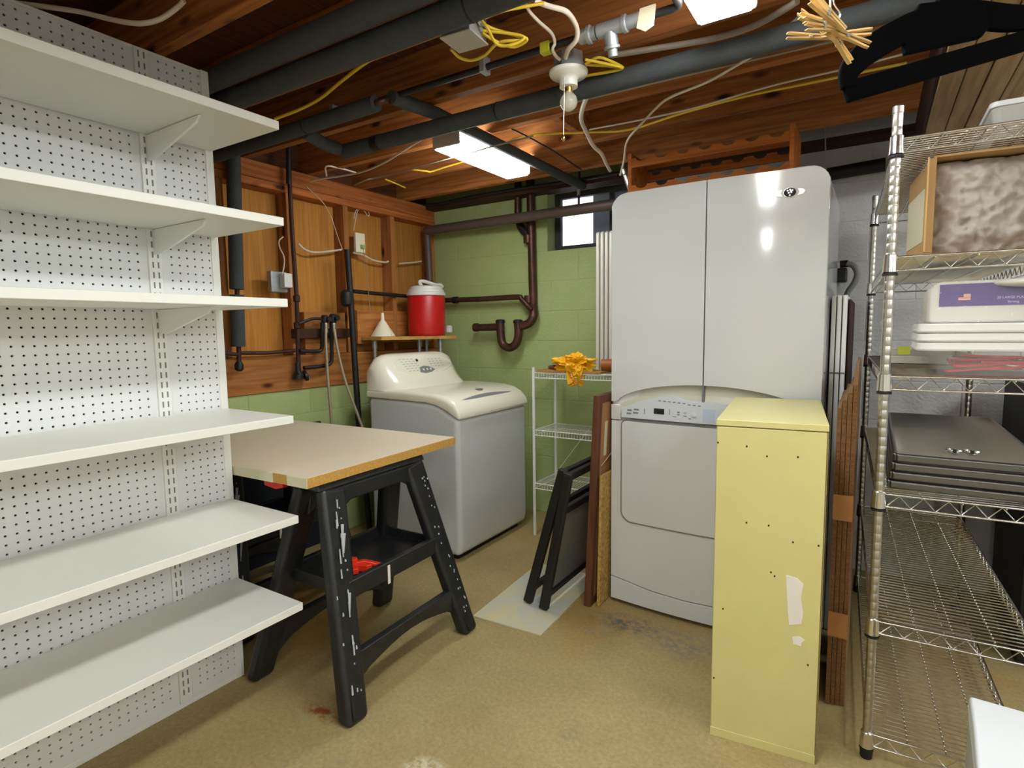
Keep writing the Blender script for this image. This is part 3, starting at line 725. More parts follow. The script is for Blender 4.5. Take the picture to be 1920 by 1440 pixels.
MB().tube([(-1.60, 1.595, 2.125), (-1.575, 1.597, 2.128), (-1.57, 1.62, 2.14)], .012, 10, 0, 4).build('elbow', 'copper', cs, smooth=True)
ins_pipe([(-2.09, 1.872, 2.105), (.115, 1.872, 2.105)], .032, 'long grey foam-covered pipe running behind the bare bulb', [((-1.24, 1.872, 2.105), (-1.235, 1.872, 2.105)), ((-1.90, 1.872, 2.105), (-1.86, 1.872, 2.105))])
ins_pipe([(-1.565, 1.64, 2.155), (-1.562, 1.9, 2.172), (-1.562, 3.30, 2.160)], .026, 'grey foam-covered pipe running towards the window beside the lit fixture')
ins_pipe([(-2.04, 1.615, 2.112), (-2.075, 1.74, 2.105), (-2.085, 1.83, 2.105)], .028, 'short grey foam-covered pipe linking the two long runs')
gp = thing('gas_pipe', (-.9, 1.64, 2.175), 'thin black iron gas pipe with grey valve fittings under the joists', 'pipe')
MB().tube([(-2.6, 1.66, 2.165), (-.51, 1.66, 2.165), (-.492, 1.652, 2.165), (-.487, 1.635, 2.165), (-.487, -2.55, 2.165)], .0115, 12, 0, 0).build('run', 'iron', gp, smooth=True)
MB().lathe((-.800, 1.66, 2.165), [(.016, 0), (.021, .006), (.021, .03), (.026, .032), (.026, .042), (.019, .044), (.019, .06)], 16, axis=(1, 0, 0)).build('union', 'galv', gp, smooth=True)
tee = MB().cyl((-.735, 1.66, 2.165), (-.655, 1.66, 2.165), .021, seg=16).build('tee', 'galv', gp, smooth=True)
MB().lathe((-.697, 1.66, 2.165), [(.020, 0), (.020, .045), (.024, .047), (.024, .054), (.015, .055), (.015, .075)], 14, axis=(0, .35, -1)).build('drip_cap', 'galv', tee, smooth=True)
MB().lathe((-.655, 1.66, 2.165), [(.025, 0), (.025, .01), (.019, .012), (.019, .05)], 16, axis=(1, 0, 0)).build('collar', 'galv', gp, smooth=True)
MB().box(-.93, -.895, 1.645, 1.675, 2.148, 2.182).build('tape_band', 'tagyellow', gp, bevel=.004)['label'] = 'yellow-green tape band'
MB().prism([(-.60, 2.185), (-.555, 2.185), (-.56, 2.13), (-.585, 2.12), (-.61, 2.135)], 'y', 1.645, 1.65).build('paper_tag', 'tagwhite', gp)
for x in (-1.15, -1.9): MB().box(x-.01, x+.01, 1.64, 1.68, 2.145, 2.20).build('strap', 'galv', gp, bevel=.002)

# junction box and its loops of yellow cable
jb = thing('junction_box', (-1.02, 1.372, 2.10), 'square galvanised junction box with loops of yellow cable beside it', 'electrical box')
JR = Matrix.Translation((-1.02, 1.372, 0)) @ Matrix.Rotation(.08, 4, 'Z')
MB().box(-.047, .047, -.047, .047, 2.103, 2.165).xf(JR).build('body', 'galv', jb, bevel=.003)
MB().box(-.051, .051, -.051, .051, 2.098, 2.103).xf(JR).build('cover', 'lampmetal', jb, bevel=.002)
MB().cyl((.052, 0, 2.14), (.064, 0, 2.14), .013, seg=12).xf(JR).build('connector', 'chrome', jb, smooth=True)
MB().box(-.012, .012, .03, .047, 2.165, 2.20).xf(JR).build('strap', 'galv', jb, bevel=.002)
yc_ = lambda pts, label, r=.0045: pipe('electric_cable', pts, r, 'yellowcable', label, 'cable', n=6, seg=8)
yc_([(-0.976, 1.395, 2.120), (-0.954, 1.450, 2.110), (-0.929, 1.497, 2.110), (-0.887, 1.498, 2.120), (-0.915, 1.475, 2.130), (-0.955, 1.437, 2.140), (-0.969, 1.386, 2.140)], 'loop of yellow cable leaving the junction box, middle of three')
yc_([(-0.959, 1.373, 2.140), (-0.949, 1.389, 2.120), (-0.952, 1.438, 2.100), (-0.918, 1.464, 2.100), (-0.888, 1.484, 2.120), (-0.928, 1.452, 2.130), (-0.978, 1.404, 2.130)], 'loop of yellow cable leaving the junction box, crossing over the others')
yc_([(-1.093, 1.402, 2.110), (-1.090, 1.442, 2.100), (-1.070, 1.476, 2.100), (-1.017, 1.471, 2.100), (-0.954, 1.450, 2.110), (-0.902, 1.483, 2.115)], 'yellow cable drooping under the junction box')
yc_([(-0.967, 1.384, 2.150), (-0.917, 1.396, 2.160), (-0.866, 1.427, 2.170), (-0.814, 1.470, 2.185)], 'yellow cable running from the junction box to the joist by the white cables')
yc_([(-2.056, 1.489, 2.130), (-1.943, 1.517, 2.150), (-1.828, 1.527, 2.170), (-1.667, 1.493, 2.185), (-1.483, 1.447, 2.190), (-1.351, 1.439, 2.195)], 'yellow cable sagging past the tip of the top white shelf', .006)
yc_([(-0.799, 1.708, 2.120), (-0.763, 1.759, 2.120), (-0.725, 1.829, 2.120), (-0.783, 1.827, 2.120), (-0.854, 1.835, 2.130)], 'yellow cable loop behind the bulb holder, lower one')
yc_([(-0.826, 1.766, 2.135), (-0.773, 1.762, 2.140), (-0.730, 1.848, 2.130), (-0.776, 1.831, 2.140), (-0.832, 1.780, 2.140)], 'yellow cable loop behind the bulb holder, upper one')
yc_([(-1.506, 2.392, 2.188), (-1.363, 2.400, 2.188), (-1.165, 2.502, 2.188), (-0.987, 2.582, 2.188), (-0.726, 2.519, 2.188), (-0.464, 2.483, 2.188), (-0.221, 2.489, 2.188), (0.058, 2.498, 2.188)], 'long yellow cable stapled under the joists above the drying cabinet', .0055)
yc_([(-2.200, 2.448, 2.170), (-2.129, 2.491, 2.160), (-2.129, 2.527, 2.165), (-2.019, 2.543, 2.180), (-1.873, 2.543, 2.190)], 'short yellow cable stapled beside the lit fixture')
yc_([(-2.505, 2.550, 2.185), (-2.510, 2.645, 2.180), (-2.548, 2.771, 2.185)], 'bit of yellow cable at the wall plate in the corner')
wc_ = lambda pts, label, r=.005, m='whitecable': pipe('electric_cable', pts, r, m, label, 'cable', n=6, seg=8)
wc_([(-2.038, 0.663, 2.193), (-1.963, 0.709, 2.180), (-1.868, 0.759, 2.160), (-1.775, 0.802, 2.130), (-1.716, 0.838, 2.120), (-1.688, 0.877, 2.140), (-1.674, 0.915, 2.180), (-1.642, 0.921, 2.193)], 'thick white cable drooping at the top left above the pegboard', .007)
wc_([(-0.859, 1.438, 2.190), (-0.869, 1.484, 2.185), (-0.869, 1.541, 2.180), (-0.869, 1.614, 2.180), (-0.873, 1.643, 2.165), (-0.883, 1.647, 2.150), (-0.891, 1.683, 2.145), (-0.886, 1.703, 2.140)], 'thin white cable dropping into the bulb holder, left one')
wc_([(-0.836, 1.454, 2.190), (-0.809, 1.492, 2.185), (-0.784, 1.535, 2.185), (-0.783, 1.583, 2.185), (-0.785, 1.620, 2.170), (-0.799, 1.640, 2.150), (-0.832, 1.656, 2.140), (-0.865, 1.700, 2.140)], 'thick white cable curving into the bulb holder, right one', .0075)
wc_([(-0.778, 1.860, 2.185), (-0.653, 1.893, 2.185), (-0.477, 1.936, 2.185), (-0.350, 1.930, 2.185), (-0.256, 1.882, 2.185), (-0.219, 1.856, 2.185)], 'thick grey cable under the joist beside the near light fixture', .010, 'greycable')
wc_([(-0.897, 1.927, 2.100), (-0.982, 2.071, 2.120), (-1.059, 2.222, 2.140), (-1.098, 2.349, 2.140), (-1.153, 2.547, 2.140), (-1.159, 2.661, 2.130), (-1.202, 2.815, 2.130), (-1.242, 2.967, 2.130)], 'flat ivory cable snaking down from the foam pipe to the wall', .009)
wc_([(-1.128, 2.827, 2.060), (-1.055, 2.692, 2.090), (-0.977, 2.528, 2.120), (-0.878, 2.421, 2.140), (-0.760, 2.307, 2.160), (-0.685, 2.246, 2.160), (-0.545, 2.223, 2.174), (-0.428, 2.141, 2.174), (-0.351, 2.080, 2.174), (-0.222, 1.956, 2.190)], 'thin white cable bending down to the top of the drying cabinet')
wc_([(-1.146, 2.490, 2.193), (-0.910, 2.507, 2.193), (-0.677, 2.504, 2.193), (-0.362, 2.448, 2.193), (-0.117, 2.442, 2.193), (0.055, 2.425, 2.193)], 'thin white cable stapled above the long yellow one', .004)
wc_([(-1.412, 2.158, 2.192), (-1.102, 2.163, 2.192), (-0.686, 2.169, 2.192), (-0.245, 2.185, 2.192), (0.046, 2.194, 2.192)], 'grey cable clipped along the joist beyond the foam pipe', .004, 'greycable')
wc_([(-1.723, 1.985, 2.120), (-1.895, 2.068, 2.130), (-2.180, 2.216, 2.150), (-2.438, 2.310, 2.165), (-2.617, 2.315, 2.170), (-2.771, 2.290, 2.170), (-2.861, 2.266, 2.160)], 'white cable sweeping from the foam pipe to the wall plate')
wc_([(-2.686, 2.266, 2.170), (-2.618, 2.211, 2.200), (-2.583, 2.287, 2.200), (-2.553, 2.369, 2.190)], 'short white cable bent like a hook near the wall plate')
wc_([(-2.650, 2.443, 2.150), (-2.546, 2.431, 2.160), (-2.460, 2.453, 2.170), (-2.106, 2.335, 2.130), (-1.726, 2.215, 2.098), (-1.504, 2.185, 2.098), (-1.421, 2.258, 2.130), (-1.336, 2.304, 2.150)], 'thin grey cable passing just under the lit fixture', .004, 'greycable')
wc_([(-1.399, 2.224, 2.170), (-1.393, 2.402, 2.170), (-1.398, 2.625, 2.170), (-1.415, 2.838, 2.170), (-1.426, 2.992, 2.170)], 'thin dark wire running diagonally towards the window', .004, 'blackcable')
bl = thing('black_conduit', (-2.234, 3.144, 2.170), 'black cable sagging along the top of the green wall', 'cable')
MB().tube([(-2.915, 3.280, 2.237), (-2.812, 3.280, 2.201), (-2.661, 3.280, 2.193), (-2.469, 3.280, 2.201), (-2.069, 3.280, 2.204), (-1.599, 3.280, 2.197), (-1.253, 3.280, 2.195)], .011, 8, 0, 6).build('run', 'blackcable', bl, smooth=True)

# pull chain bulb
pb_ = thing('pull_chain_light', (-0.887, 1.765, 2.133), 'white porcelain bulb holder with a bare clear bulb and pull chain', 'light')
bc = V((-0.887, 1.765, 2.128))
MB().lathe(bc, [(.050, .0), (.050, .05), (.046, .052)], 8).build('octagon_box', 'galv', pb_)
MB().box(bc.x-.01, bc.x+.01, bc.y+.03, bc.y+.12, bc.z+.035, bc.z+.062).build('bracket', 'galv', pb_)
hd = MB().lathe(bc, [(.030, -.052), (.030, -.030), (.036, -.022), (.060, -.016), (.064, -.010), (.064, -.003), (.052, 0)], 28).build('holder', 'ceramic', pb_, smooth=True, angle=1.0)
for a in (.4, 2.2, 4.0): MB().lathe(bc+V((.046*math.cos(a), .046*math.sin(a), -.0185)), [(.004, 0), (.004, .004)], 8).build('screw', 'print', hd)
MB().lathe(bc, [(.012, -.070), (.013, -.052)], 14).build('bulb_cap', 'brass', pb_, smooth=True)
MB().lathe(bc, [(.004, -.128), (.016, -.124), (.027, -.112), (.030, -.098), (.026, -.084), (.016, -.072), (.0125, -.066)], 20).build('bulb', 'bulb', pb_, smooth=True)
MB().tube([bc+V((-.006, 0, -.07)), bc+V((-.008, 0, -.095)), bc+V((.008, 0, -.095)), bc+V((.006, 0, -.07))], .0008, 5, 0, 4).build('filament', 'brass', pb_)
MB().cyl(bc+V((.0, -.030, -.03)), bc+V((-.004, -.030, -.21)), .0011, seg=6).build('pull_chain', 'chrome2', pb_)
MB().lathe(bc+V((-.004, -.030, -.232)), [(.003, 0), (.0065, .006), (.0065, .014), (.002, .022)], 12).build('chain_end', 'brass', pb_, smooth=True)

# ================================================================== LEFT WALL FITTINGS
XL = -2.78
ip = thing('insulated_pipe', (-2.780, 1.726, 1.127), 'upright grey foam-covered pipe on the wooden wall beside the pegboard', 'pipe')
a_, b_ = (-2.780, 1.761, 2.194), (-2.780, 1.728, 1.210)
mid = V(a_).lerp(V(b_), .70); mid2 = V(a_).lerp(V(b_), .73)
MB().cyl(a_, mid, .035, seg=16).build('foam_sleeve', 'foam', ip, smooth=True)
MB().cyl(mid2, b_, .035, seg=16).build('foam_sleeve', 'foam', ip, smooth=True)
MB().cyl(a_, (-2.780, 1.726, 1.083), .012, seg=12).build('pipe_core', 'rust', ip, smooth=True)
MB().lathe((-2.780, 1.726, 1.083), [(.012, 0), (.022, .01), (.022, .035), (.014, .05)], 12).build('end_fitting', 'iron', ip, smooth=True)
MB().cyl((-2.780, 1.726, 1.169), (-2.780, 1.649, 1.180), .010, seg=10).build('branch', 'rust', ip, smooth=True)
rp_ = thing('water_pipe', (-2.790, 2.101, 1.045), 'tall rusty water pipe with black cup at its foot on the wooden wall', 'pipe')
MB().tube([(-2.790, 2.095, 2.236), (-2.790, 2.096, 1.829), (-2.790, 2.104, 1.472), (-2.790, 2.094, 1.060)], .012, 10, 0, 5).build('run', 'rust', rp_, smooth=True)
MB().cyl((-2.790, 2.103, 2.367), (-2.790, 2.088, 2.104), .014, seg=10).build('upper_sleeve', 'iron', rp_, smooth=True)
MB().lathe((-2.790, 2.091, 1.008), [(.018, 0), (.030, .006), (.030, .03), (.016, .05), (.016, .10)], 16).build('drain_cup', 'blackplastic', rp_, smooth=True)
MB().lathe(V((-2.790, 2.096, 1.026))+V((.0, .03, .0)), [(.010, 0), (.032, .005), (.034, .018), (.012, .026)], 16, axis=(.4, 1, .3)).build('side_cap', 'blackplastic', rp_, smooth=True)
for q in ((-2.790, 2.104, 1.472), (-2.790, 2.099, 1.320)): MB().lathe(q, [(.014, -.02), (.019, -.015), (.019, .015), (.014, .02)], 12).build('coupling', 'rust', rp_, smooth=True)
hz = pipe('water_pipe', [(-2.800, 1.745, 1.176), (-2.800, 1.903, 1.170), (-2.800, 2.091, 1.177)], .010, 'rust', 'thin horizontal pipe on the knotty board below the upright foam pipe', 'pipe')
dp = thing('dark_shelf_bar', (-2.790, 2.254, 1.244), 'dark wooden bar fixed behind the washer taps', 'bar')
MB().box(-2.838, -2.80, 2.09, 2.50, 1.245, 1.30).build('bar', 'darkwood', dp, bevel=.003)
# taps and hoses
tv = thing('washer_taps', (-2.760, 2.294, 1.351), 'pair of black washer taps with pipes and two braided hoses', 'taps')
MB().tube([(-2.770, 2.095, 1.329), (-2.770, 2.188, 1.357), (-2.770, 2.264, 1.358)], .009, 8, 0, 4).build('supply_pipe', 'iron', tv, smooth=True)
MB().tube([(-2.770, 2.093, 1.174), (-2.770, 2.196, 1.167), (-2.770, 2.242, 1.175), (-2.770, 2.253, 1.225), (-2.770, 2.259, 1.336)], .0115, 8, 0, 4).build('supply_pipe', 'iron', tv, smooth=True)
MB().tube([(-2.770, 2.116, 1.075), (-2.770, 2.249, 1.079), (-2.770, 2.309, 1.095), (-2.770, 2.320, 1.159), (-2.770, 2.326, 1.336)], .0115, 8, 0, 4).build('supply_pipe', 'iron', tv, smooth=True)
for q in ((-2.765, 2.275, 1.351), (-2.765, 2.335, 1.358)):
    q = V(q); vb = MB().lathe(q, [(.012, -.03), (.022, -.02), (.022, .02), (.014, .03)], 12).build('valve_body', 'iron', tv, smooth=True)
    MB().lathe(q+V((.02, 0, .005)), [(.006, 0), (.006, .015), (.017, .018), (.017, .026)], 8, axis=(1, 0, 0)).build('handle', 'iron', vb)
for pts in ([(-2.750, 2.269, 1.320), (-2.740, 2.255, 1.225), (-2.730, 2.249, 1.036), (-2.720, 2.250, 0.845), (-2.720, 2.254, 0.715)], [(-2.750, 2.328, 1.320), (-2.730, 2.328, 1.191), (-2.700, 2.350, 0.997), (-2.660, 2.381, 0.833), (-2.620, 2.405, 0.694)]):
    h_ = MB().tube(pts, .0085, 8, 0, 6).build('hose', 'braid', tv, smooth=True)
    a = V(pts[0]); MB().lathe(a, [(.010, -.045), (.012, -.04), (.012, 0), (.014, .002), (.014, .014)], 12).build('ferrule', 'chrome2', h_, smooth=True)
# black waste pole
bp_ = thing('waste_standpipe', (-2.70, 2.50, 0), 'black standpipe leaning in front of the wooden wall beside the washer hoses', 'pipe')
MB().tube([(-2.740, 2.446, 1.780), (-2.735, 2.451, 1.548), (-2.720, 2.451, 1.154), (-2.700, 2.449, 0.704)], .0185, 12, 0, 5).build('pole', 'blackmatte', bp_, smooth=True)
e_ = V((-2.700, 2.449, 0.704)); MB().cyl(e_, (e_.x+.02, e_.y+.04, .0), .0185, seg=12).build('foot', 'blackmatte', bp_, smooth=True)
MB().lathe((-2.750, 2.435, 1.483), [(.018, -.05), (.036, -.035), (.040, 0), (.034, .04), (.018, .055)], 14).build('clamp', 'iron', bp_, smooth=True)
pipe('water_pipe', [(-2.818, 2.551, 1.537), (-2.818, 2.725, 1.532), (-2.818, 3.171, 1.525), (-2.699, 3.330, 1.504)], .013, 'iron', 'dark horizontal pipe behind the red cooler', 'pipe')
# electrical bits on the wall
ob = thing('socket_box', (-2.800, 2.001, 1.541), 'grey socket box with white plug and curled white cord on a stud', 'socket')
c0 = V((-2.815, 2.013, 1.563))
MB().box(-2.838, -2.80, c0.y-.06, c0.y+.045, c0.z-.06, c0.z+.055).build('box', 'galv', ob, bevel=.006)
pg = MB().box(-2.80, -2.755, c0.y-.008, c0.y+.045, c0.z-.035, c0.z+.045).build('plug', 'lidwhite', ob, bevel=.006)
MB().tube([(-2.770, 2.003, 1.598), (-2.770, 2.020, 1.658), (-2.780, 2.026, 1.703), (-2.790, 2.012, 1.745), (-2.800, 2.015, 1.784), (-2.810, 2.051, 1.813)], .0035, 6, 0, 5).build('cord', 'whitecable', pg, smooth=True)
op = thing('outlet', (-2.830, 2.604, 1.849), 'cream outlet with green connector mounted beside the bright stud', 'socket')
c1 = V((-2.840, 2.613, 1.851))
MB().box(-2.86, -2.838, c1.y-.005, c1.y+.075, c1.z-.06, c1.z+.065).build('cover_plate', 'funnel', op, bevel=.004)
MB().box(-2.838, -2.818, c1.y+.03, c1.y+.06, c1.z-.035, c1.z-.010).build('plug', 'green', op, bevel=.003)
wc_([(-2.860, 2.186, 1.795), (-2.860, 2.232, 1.767), (-2.860, 2.300, 1.758), (-2.860, 2.421, 1.778), (-2.860, 2.506, 1.797)], 'white cable sagging between two studs left of the black pole', .0065)
wc_([(-2.860, 2.601, 1.787), (-2.860, 2.683, 1.782), (-2.860, 2.776, 1.756), (-2.860, 2.885, 1.752), (-2.860, 2.916, 1.762)], 'white cable sagging right of the cream outlet', .006)
wc_([(-2.880, 3.047, 1.760), (-2.880, 3.193, 1.781), (-2.880, 3.282, 1.797)], 'white cable end in the last bay before the corner', .006)
wc_([(-2.860, 2.613, 1.930), (-2.860, 2.635, 2.007), (-2.860, 2.661, 2.069), (-2.860, 2.721, 2.086), (-2.860, 2.753, 2.060), (-2.860, 2.742, 2.041), (-2.860, 2.697, 2.075), (-2.860, 2.642, 2.062), (-2.860, 2.621, 2.005)], 'looped white cord hanging above the cream outlet', .003)
wc_([(-2.830, 2.240, 2.126), (-2.830, 2.295, 2.091), (-2.830, 2.362, 2.047), (-2.830, 2.414, 1.970), (-2.830, 2.450, 1.879), (-2.830, 2.488, 1.792)], 'thin white string slanting down from the wall plate to the black pole', .002)
wc_([(-2.800, 2.629, 1.825), (-2.800, 2.647, 1.732), (-2.800, 2.662, 1.563), (-2.800, 2.677, 1.390)], 'thin grey wire hanging from the cream outlet towards the funnel', .002, 'greycable')
# little corner table with metal legs
st = thing('corner_table', (-2.66, 2.93, 0), 'small wooden shelf table on thin grey metal legs in the corner behind the washer', 'shelf')
MB().prism([(-2.835, 2.62), (-2.650, 2.62), (-2.500, 3.20), (-2.835, 3.28)], 'z', 1.222, 1.244).build('board', 'shelfwood', st, bevel=.002)
for x, y in ((-2.765, 2.67), (-2.70, 3.03), (-2.60, 3.14), (-2.80, 3.22)):
    lg_ = MB().cyl((x, y, 0), (x, y, 1.17), .008, .013, seg=10).build('leg', 'galv', st, smooth=True)
    MB().cyl((x, y, 1.17), (x, y, 1.222), .018, seg=10).build('socket', 'galv', lg_, smooth=True)
fn = thing('funnel', (-2.755, 2.73, 1.244), 'ivory plastic funnel standing upside down on the corner table', 'funnel')
MB().lathe((-2.752, 2.735, 1.2445), [(.080, 0), (.082, .003), (.022, .098), (.013, .110), (.010, .158), (.007, .158)], 28).build('cone', 'funnel', fn, smooth=True, angle=.8)
MB().box(-2.69, -2.665, 2.73, 2.745, 1.2445, 1.262).build('hang_tab', 'funnel', fn, bevel=.004)
ck = thing('drink_cooler', (-2.665, 3.06, 1.244), 'round red drink cooler with white screw lid on the corner table', 'cooler')
cc = V((-2.655, 3.065, 1.2445))
MB().lathe(cc, [(.118, 0), (.124, .004), (.128, .02), (.131, .27), (.128, .275)], 36).build('body', 'cooler', ck, smooth=True, angle=.9)
ld_ = MB().lathe(cc, [(.126, .275), (.136, .278), (.136, .298), (.126, .302), (.124, .318), (.116, .322), (.112, .338), (.090, .345), (.02, .347)], 36).build('lid', 'lidwhite', ck, smooth=True, angle=.5)
MB().tube([cc+V((-.02, -.02, .345)), cc+V((-.03, -.03, .375)), cc+V((-.01, .0, .378)), cc+V((.05, .04, .355)), cc+V((.09, .05, .352)), cc+V((.11, .05, .338))], .012, 8, 0, 5).build('spout_cap', 'lidwhite', ld_, smooth=True)
MB().box(cc.x+.09, cc.x+.125, cc.y+.10, cc.y+.13, cc.z+.02, cc.z+.07).build('tap', 'lidwhite', ck, bevel=.006)

# ================================================================== BACK WALL PLUMBING
YB = 3.362
dr_ = thing('drain_pipe', (-2.0, YB, 1.2), 'old copper drain stack with a U-shaped trap on the green wall', 'pipe')
MB().cyl((-1.977, 3.362, 2.297), (-1.962, 3.362, 1.398), .028, seg=16).build('stack', 'copper', dr_, smooth=True)
MB().cyl((-2.073, 3.362, 2.312), (-2.077, 3.362, 2.024), .024, seg=14).build('vent', 'copper', dr_, smooth=True)
MB().tube([(-2.077, 3.362, 2.038), (-2.056, 3.362, 1.975), (-2.006, 3.362, 1.917), (-1.978, 3.362, 1.862)], .026, 14, 0, 5).build('wye', 'iron', dr_, smooth=True)
for zc in (2.0, 1.86, 1.46): MB().cyl((-1.996, 3.362, zc), (-1.996, 3.362, zc+.05), .033, seg=16).build('coupling', 'copper', dr_, smooth=True)
tp = MB().tube([(-1.961, 3.362, 1.433), (-1.943, 3.330, 1.371), (-1.972, 3.320, 1.322), (-2.033, 3.310, 1.301)], .030, 14, 0, 5).build('elbow', 'copper', dr_, smooth=True)
MB().tube([(-2.054, 3.310, 1.338), (-2.051, 3.310, 1.243), (-2.074, 3.310, 1.182), (-2.126, 3.310, 1.156), (-2.179, 3.310, 1.181), (-2.195, 3.310, 1.244), (-2.198, 3.310, 1.340)], .029, 14, 0, 6).build('trap', 'copper', dr_, smooth=True)
MB().tube([(-2.199, 3.310, 1.300), (-2.326, 3.310, 1.298), (-2.419, 3.310, 1.299)], .026, 14, 0, 3).build('inlet', 'copper', dr_, smooth=True)
for q in ((-2.054, 3.310, 1.334), (-2.198, 3.310, 1.337)): MB().lathe(q, [(.033, -.01), (.033, .008), (.024, .014)], 12).build('clean_out_cap', 'iron', dr_, smooth=True)
MB().lathe((-2.391, 3.310, 1.299), [(.030, 0), (.030, .03)], 14, axis=(-1, 0, 0)).build('collar', 'copper', dr_, smooth=True)
pipe('copper_pipe', [(-2.709, 3.330, 1.504), (-2.382, 3.330, 1.499), (-2.077, 3.330, 1.501), (-2.035, 3.330, 1.485), (-1.985, 3.330, 1.437), (-1.948, 3.325, 1.407)], .019, 'copper', 'horizontal copper branch pipe joining the drain stack', 'pipe', n=5)
MB().lathe((-2.623, 3.330, 1.501), [(.0, 0), (.025, 0), (.025, .04)], 12, axis=(1, 0, 0)).build('pipe_collar', 'iron', smooth=True, label='dark collar on the copper branch pipe beside the cooler', cat='pipe fitting')
gr = thing('drain_pipe', (-2.2, 3.31, 2.0), 'long brown-grey pipe crossing the green wall in front of the window', 'pipe')
MB().cyl((-2.827, 3.290, 2.016), (-1.207, 3.250, 2.013), .033, seg=16).build('run', 'greypipe', gr, smooth=True)
MB().cyl((-2.835, 3.300, 2.037), (-2.818, 3.300, 1.645), .026, seg=14).build('drop', 'greypipe', gr, smooth=True)
hg = thing('pipe_hanger', (-1.576, 3.270, 2.185), 'rusty hanger strap holding the brown-grey pipe by the window', 'hanger')
MB().bar((-1.572, 3.270, 2.242), (-1.576, 3.270, 2.031), .014, .004, up=(0, 1, 0)).build('strap', 'rust', hg)
MB().cyl((-1.574, 3.265, 2.146), (-1.574, 3.265, 2.101), .011, seg=10).build('turnbuckle', 'galv', hg, smooth=True)
# short bright tube behind the drying cabinet, dark pipe over the grey wall
MB().cyl((-1.111, 2.850, 2.089), (-1.042, 2.850, 1.902), .021, seg=14).build('metal_tube', 'chrome2', smooth=True, label='short shiny metal tube leaning behind the top of the drying cabinet', cat='tube')
pipe('dark_pipe', [(-0.356, 3.360, 2.036), (-0.212, 3.360, 2.041), (0.013, 3.360, 2.051)], .032, 'blackmatte', 'black horizontal pipe on the grey wall behind the drying cabinet', 'pipe')
pipe('hanging_wire', [((-0.231, 3.095, 2.311)[0], 3.095, 2.2), (-0.220, 3.095, 2.004)], .003, 'greycable', 'thin wire hanging behind the right corner of the drying cabinet', 'wire')
bt_ = thing('elbow_vent', (-0.156, 3.300, 1.558), 'black fitting with a bent grey hose on the grey wall beside the drying cabinet', 'hose')
c = V((-0.180, 3.330, 1.535)); MB().box(c.x-.10, c.x+.055, 3.30, 3.38, c.z-.04, c.z+.03).build('body', 'blackplastic', bt_, bevel=.008)
MB().cyl((-0.158, 3.310, 1.583), (-0.123, 3.310, 1.585), .018, seg=12).build('nozzle', 'iron', bt_, smooth=True)
MB().tube([(-0.128, 3.300, 1.585), (-0.100, 3.300, 1.572), (-0.083, 3.300, 1.535), (-0.092, 3.300, 1.489), (-0.118, 3.300, 1.443), (-0.129, 3.300, 1.386)], .014, 10, 0, 5).build('hose', 'greypanel', bt_, smooth=True)

# ================================================================== WINE RACK ON THE DRYER
wr = thing('wine_rack', (-.63, 2.66, 1.872), 'orange-brown wooden wine rack with scalloped rails on top of the drying cabinet', 'wine rack')
rx0, rx1, ry0, ry1, rz = -.985, -.295, 2.56, 2.78, 1.8725
for x in (rx0, rx1-.018):
    MB().box(x, x+.018, ry0, ry1, rz, 2.075).build('side_panel', 'winewood', wr, bevel=.002)
def scallop(zlow, h, y, ups=True):
    n = 7; x0, x1 = rx0+.018, rx1-.018; w = (x1-x0)/n; p = [(x0, zlow), (x1, zlow)]
    top = []
    for k in range(n):
        xa = x0+k*w; top += [(xa, zlow+h)]; c_ = xa+w/2; rr = .027
        top += [(c_+rr*math.cos(PI+PI*q/6), zlow+h+rr*.62*math.sin(PI+PI*q/6)) for q in range(7)]
    top.append((x1, zlow+h))
    return MB().prism(p+top[::-1], 'y', y, y+.018).build('scalloped_rail', 'winewood', wr)
for z in (1.890, 2.010): scallop(z, .040, ry0)
for z in (1.905, 1.990): scallop(z, .040, ry1-.018)
MB().box(rx0+.018, rx1-.018, ry1-.010, ry1, 2.05, 2.072).build('back_rail', 'winewood', wr)

# ================================================================== WHITE WIRE UNIT, LEANING THINGS
wu = thing('wire_shelf_unit', (-1.4, 3.13, 0), 'narrow white coated-wire shelf unit standing against the green wall', 'wire shelf')
ux0, ux1, uy0, uy1 = -1.742, -1.045, 2.98, 3.26
for x in (ux0, ux1):
    for y in (uy0, uy1): MB().cyl((x, y, 0), (x, y, 1.05), .0095, seg=10).build('leg', 'shelfwhite', wu, smooth=True)
for z in (1.018, .664, .330):
    fr = MB()
    for y in (uy0, uy1):
        for dz in (0, -.032): fr.cyl((ux0, y, z+dz), (ux1, y, z+dz), .0035, seg=6)
    for x in (ux0, ux1): fr.cyl((x, uy0, z), (x, uy1, z), .0035, seg=6); fr.cyl((x, uy0, z-.032), (x, uy1, z-.032), .0035, seg=6)
    f_ = fr.build('shelf_frame', 'shelfwhite', wu); f_['kind'] = 'stuff'
    dk = MB(); n = 38
    for k in range(1, n):
        x = ux0+(ux1-ux0)*k/n
        dk.tube([(x, uy0, z-.032), (x, uy0, z+.003), (x, uy1, z+.003)], .0016, 4, 0, 0)
    d_ = dk.build('deck_wires', 'shelfwhite', wu); d_['kind'] = 'stuff'
MB().cyl((ux0, uy1, .33), (ux0+.25, uy1, .66), .003, seg=6).build('brace', 'shelfwhite', wu)
MB().box(-1.72, -1.30, 2.975, 3.2, 1.0235, 1.034).build('thin_board', 'shelfwood', bevel=.001, label='thin tan board lying on top of the white wire shelf unit', cat='board')
MB().tube([(-1.66, 3.02, 1.050), (-1.60, 3.04, 1.052), (-1.52, 3.02, 1.056), (-1.46, 3.03, 1.052)], lambda t: .010+.008*math.sin(PI*t), 10, 0, 5).build('trowel_handle', 'mahogany', smooth=True, label='dark brown handle lying on the thin board beside the yellow bag', cat='handle')
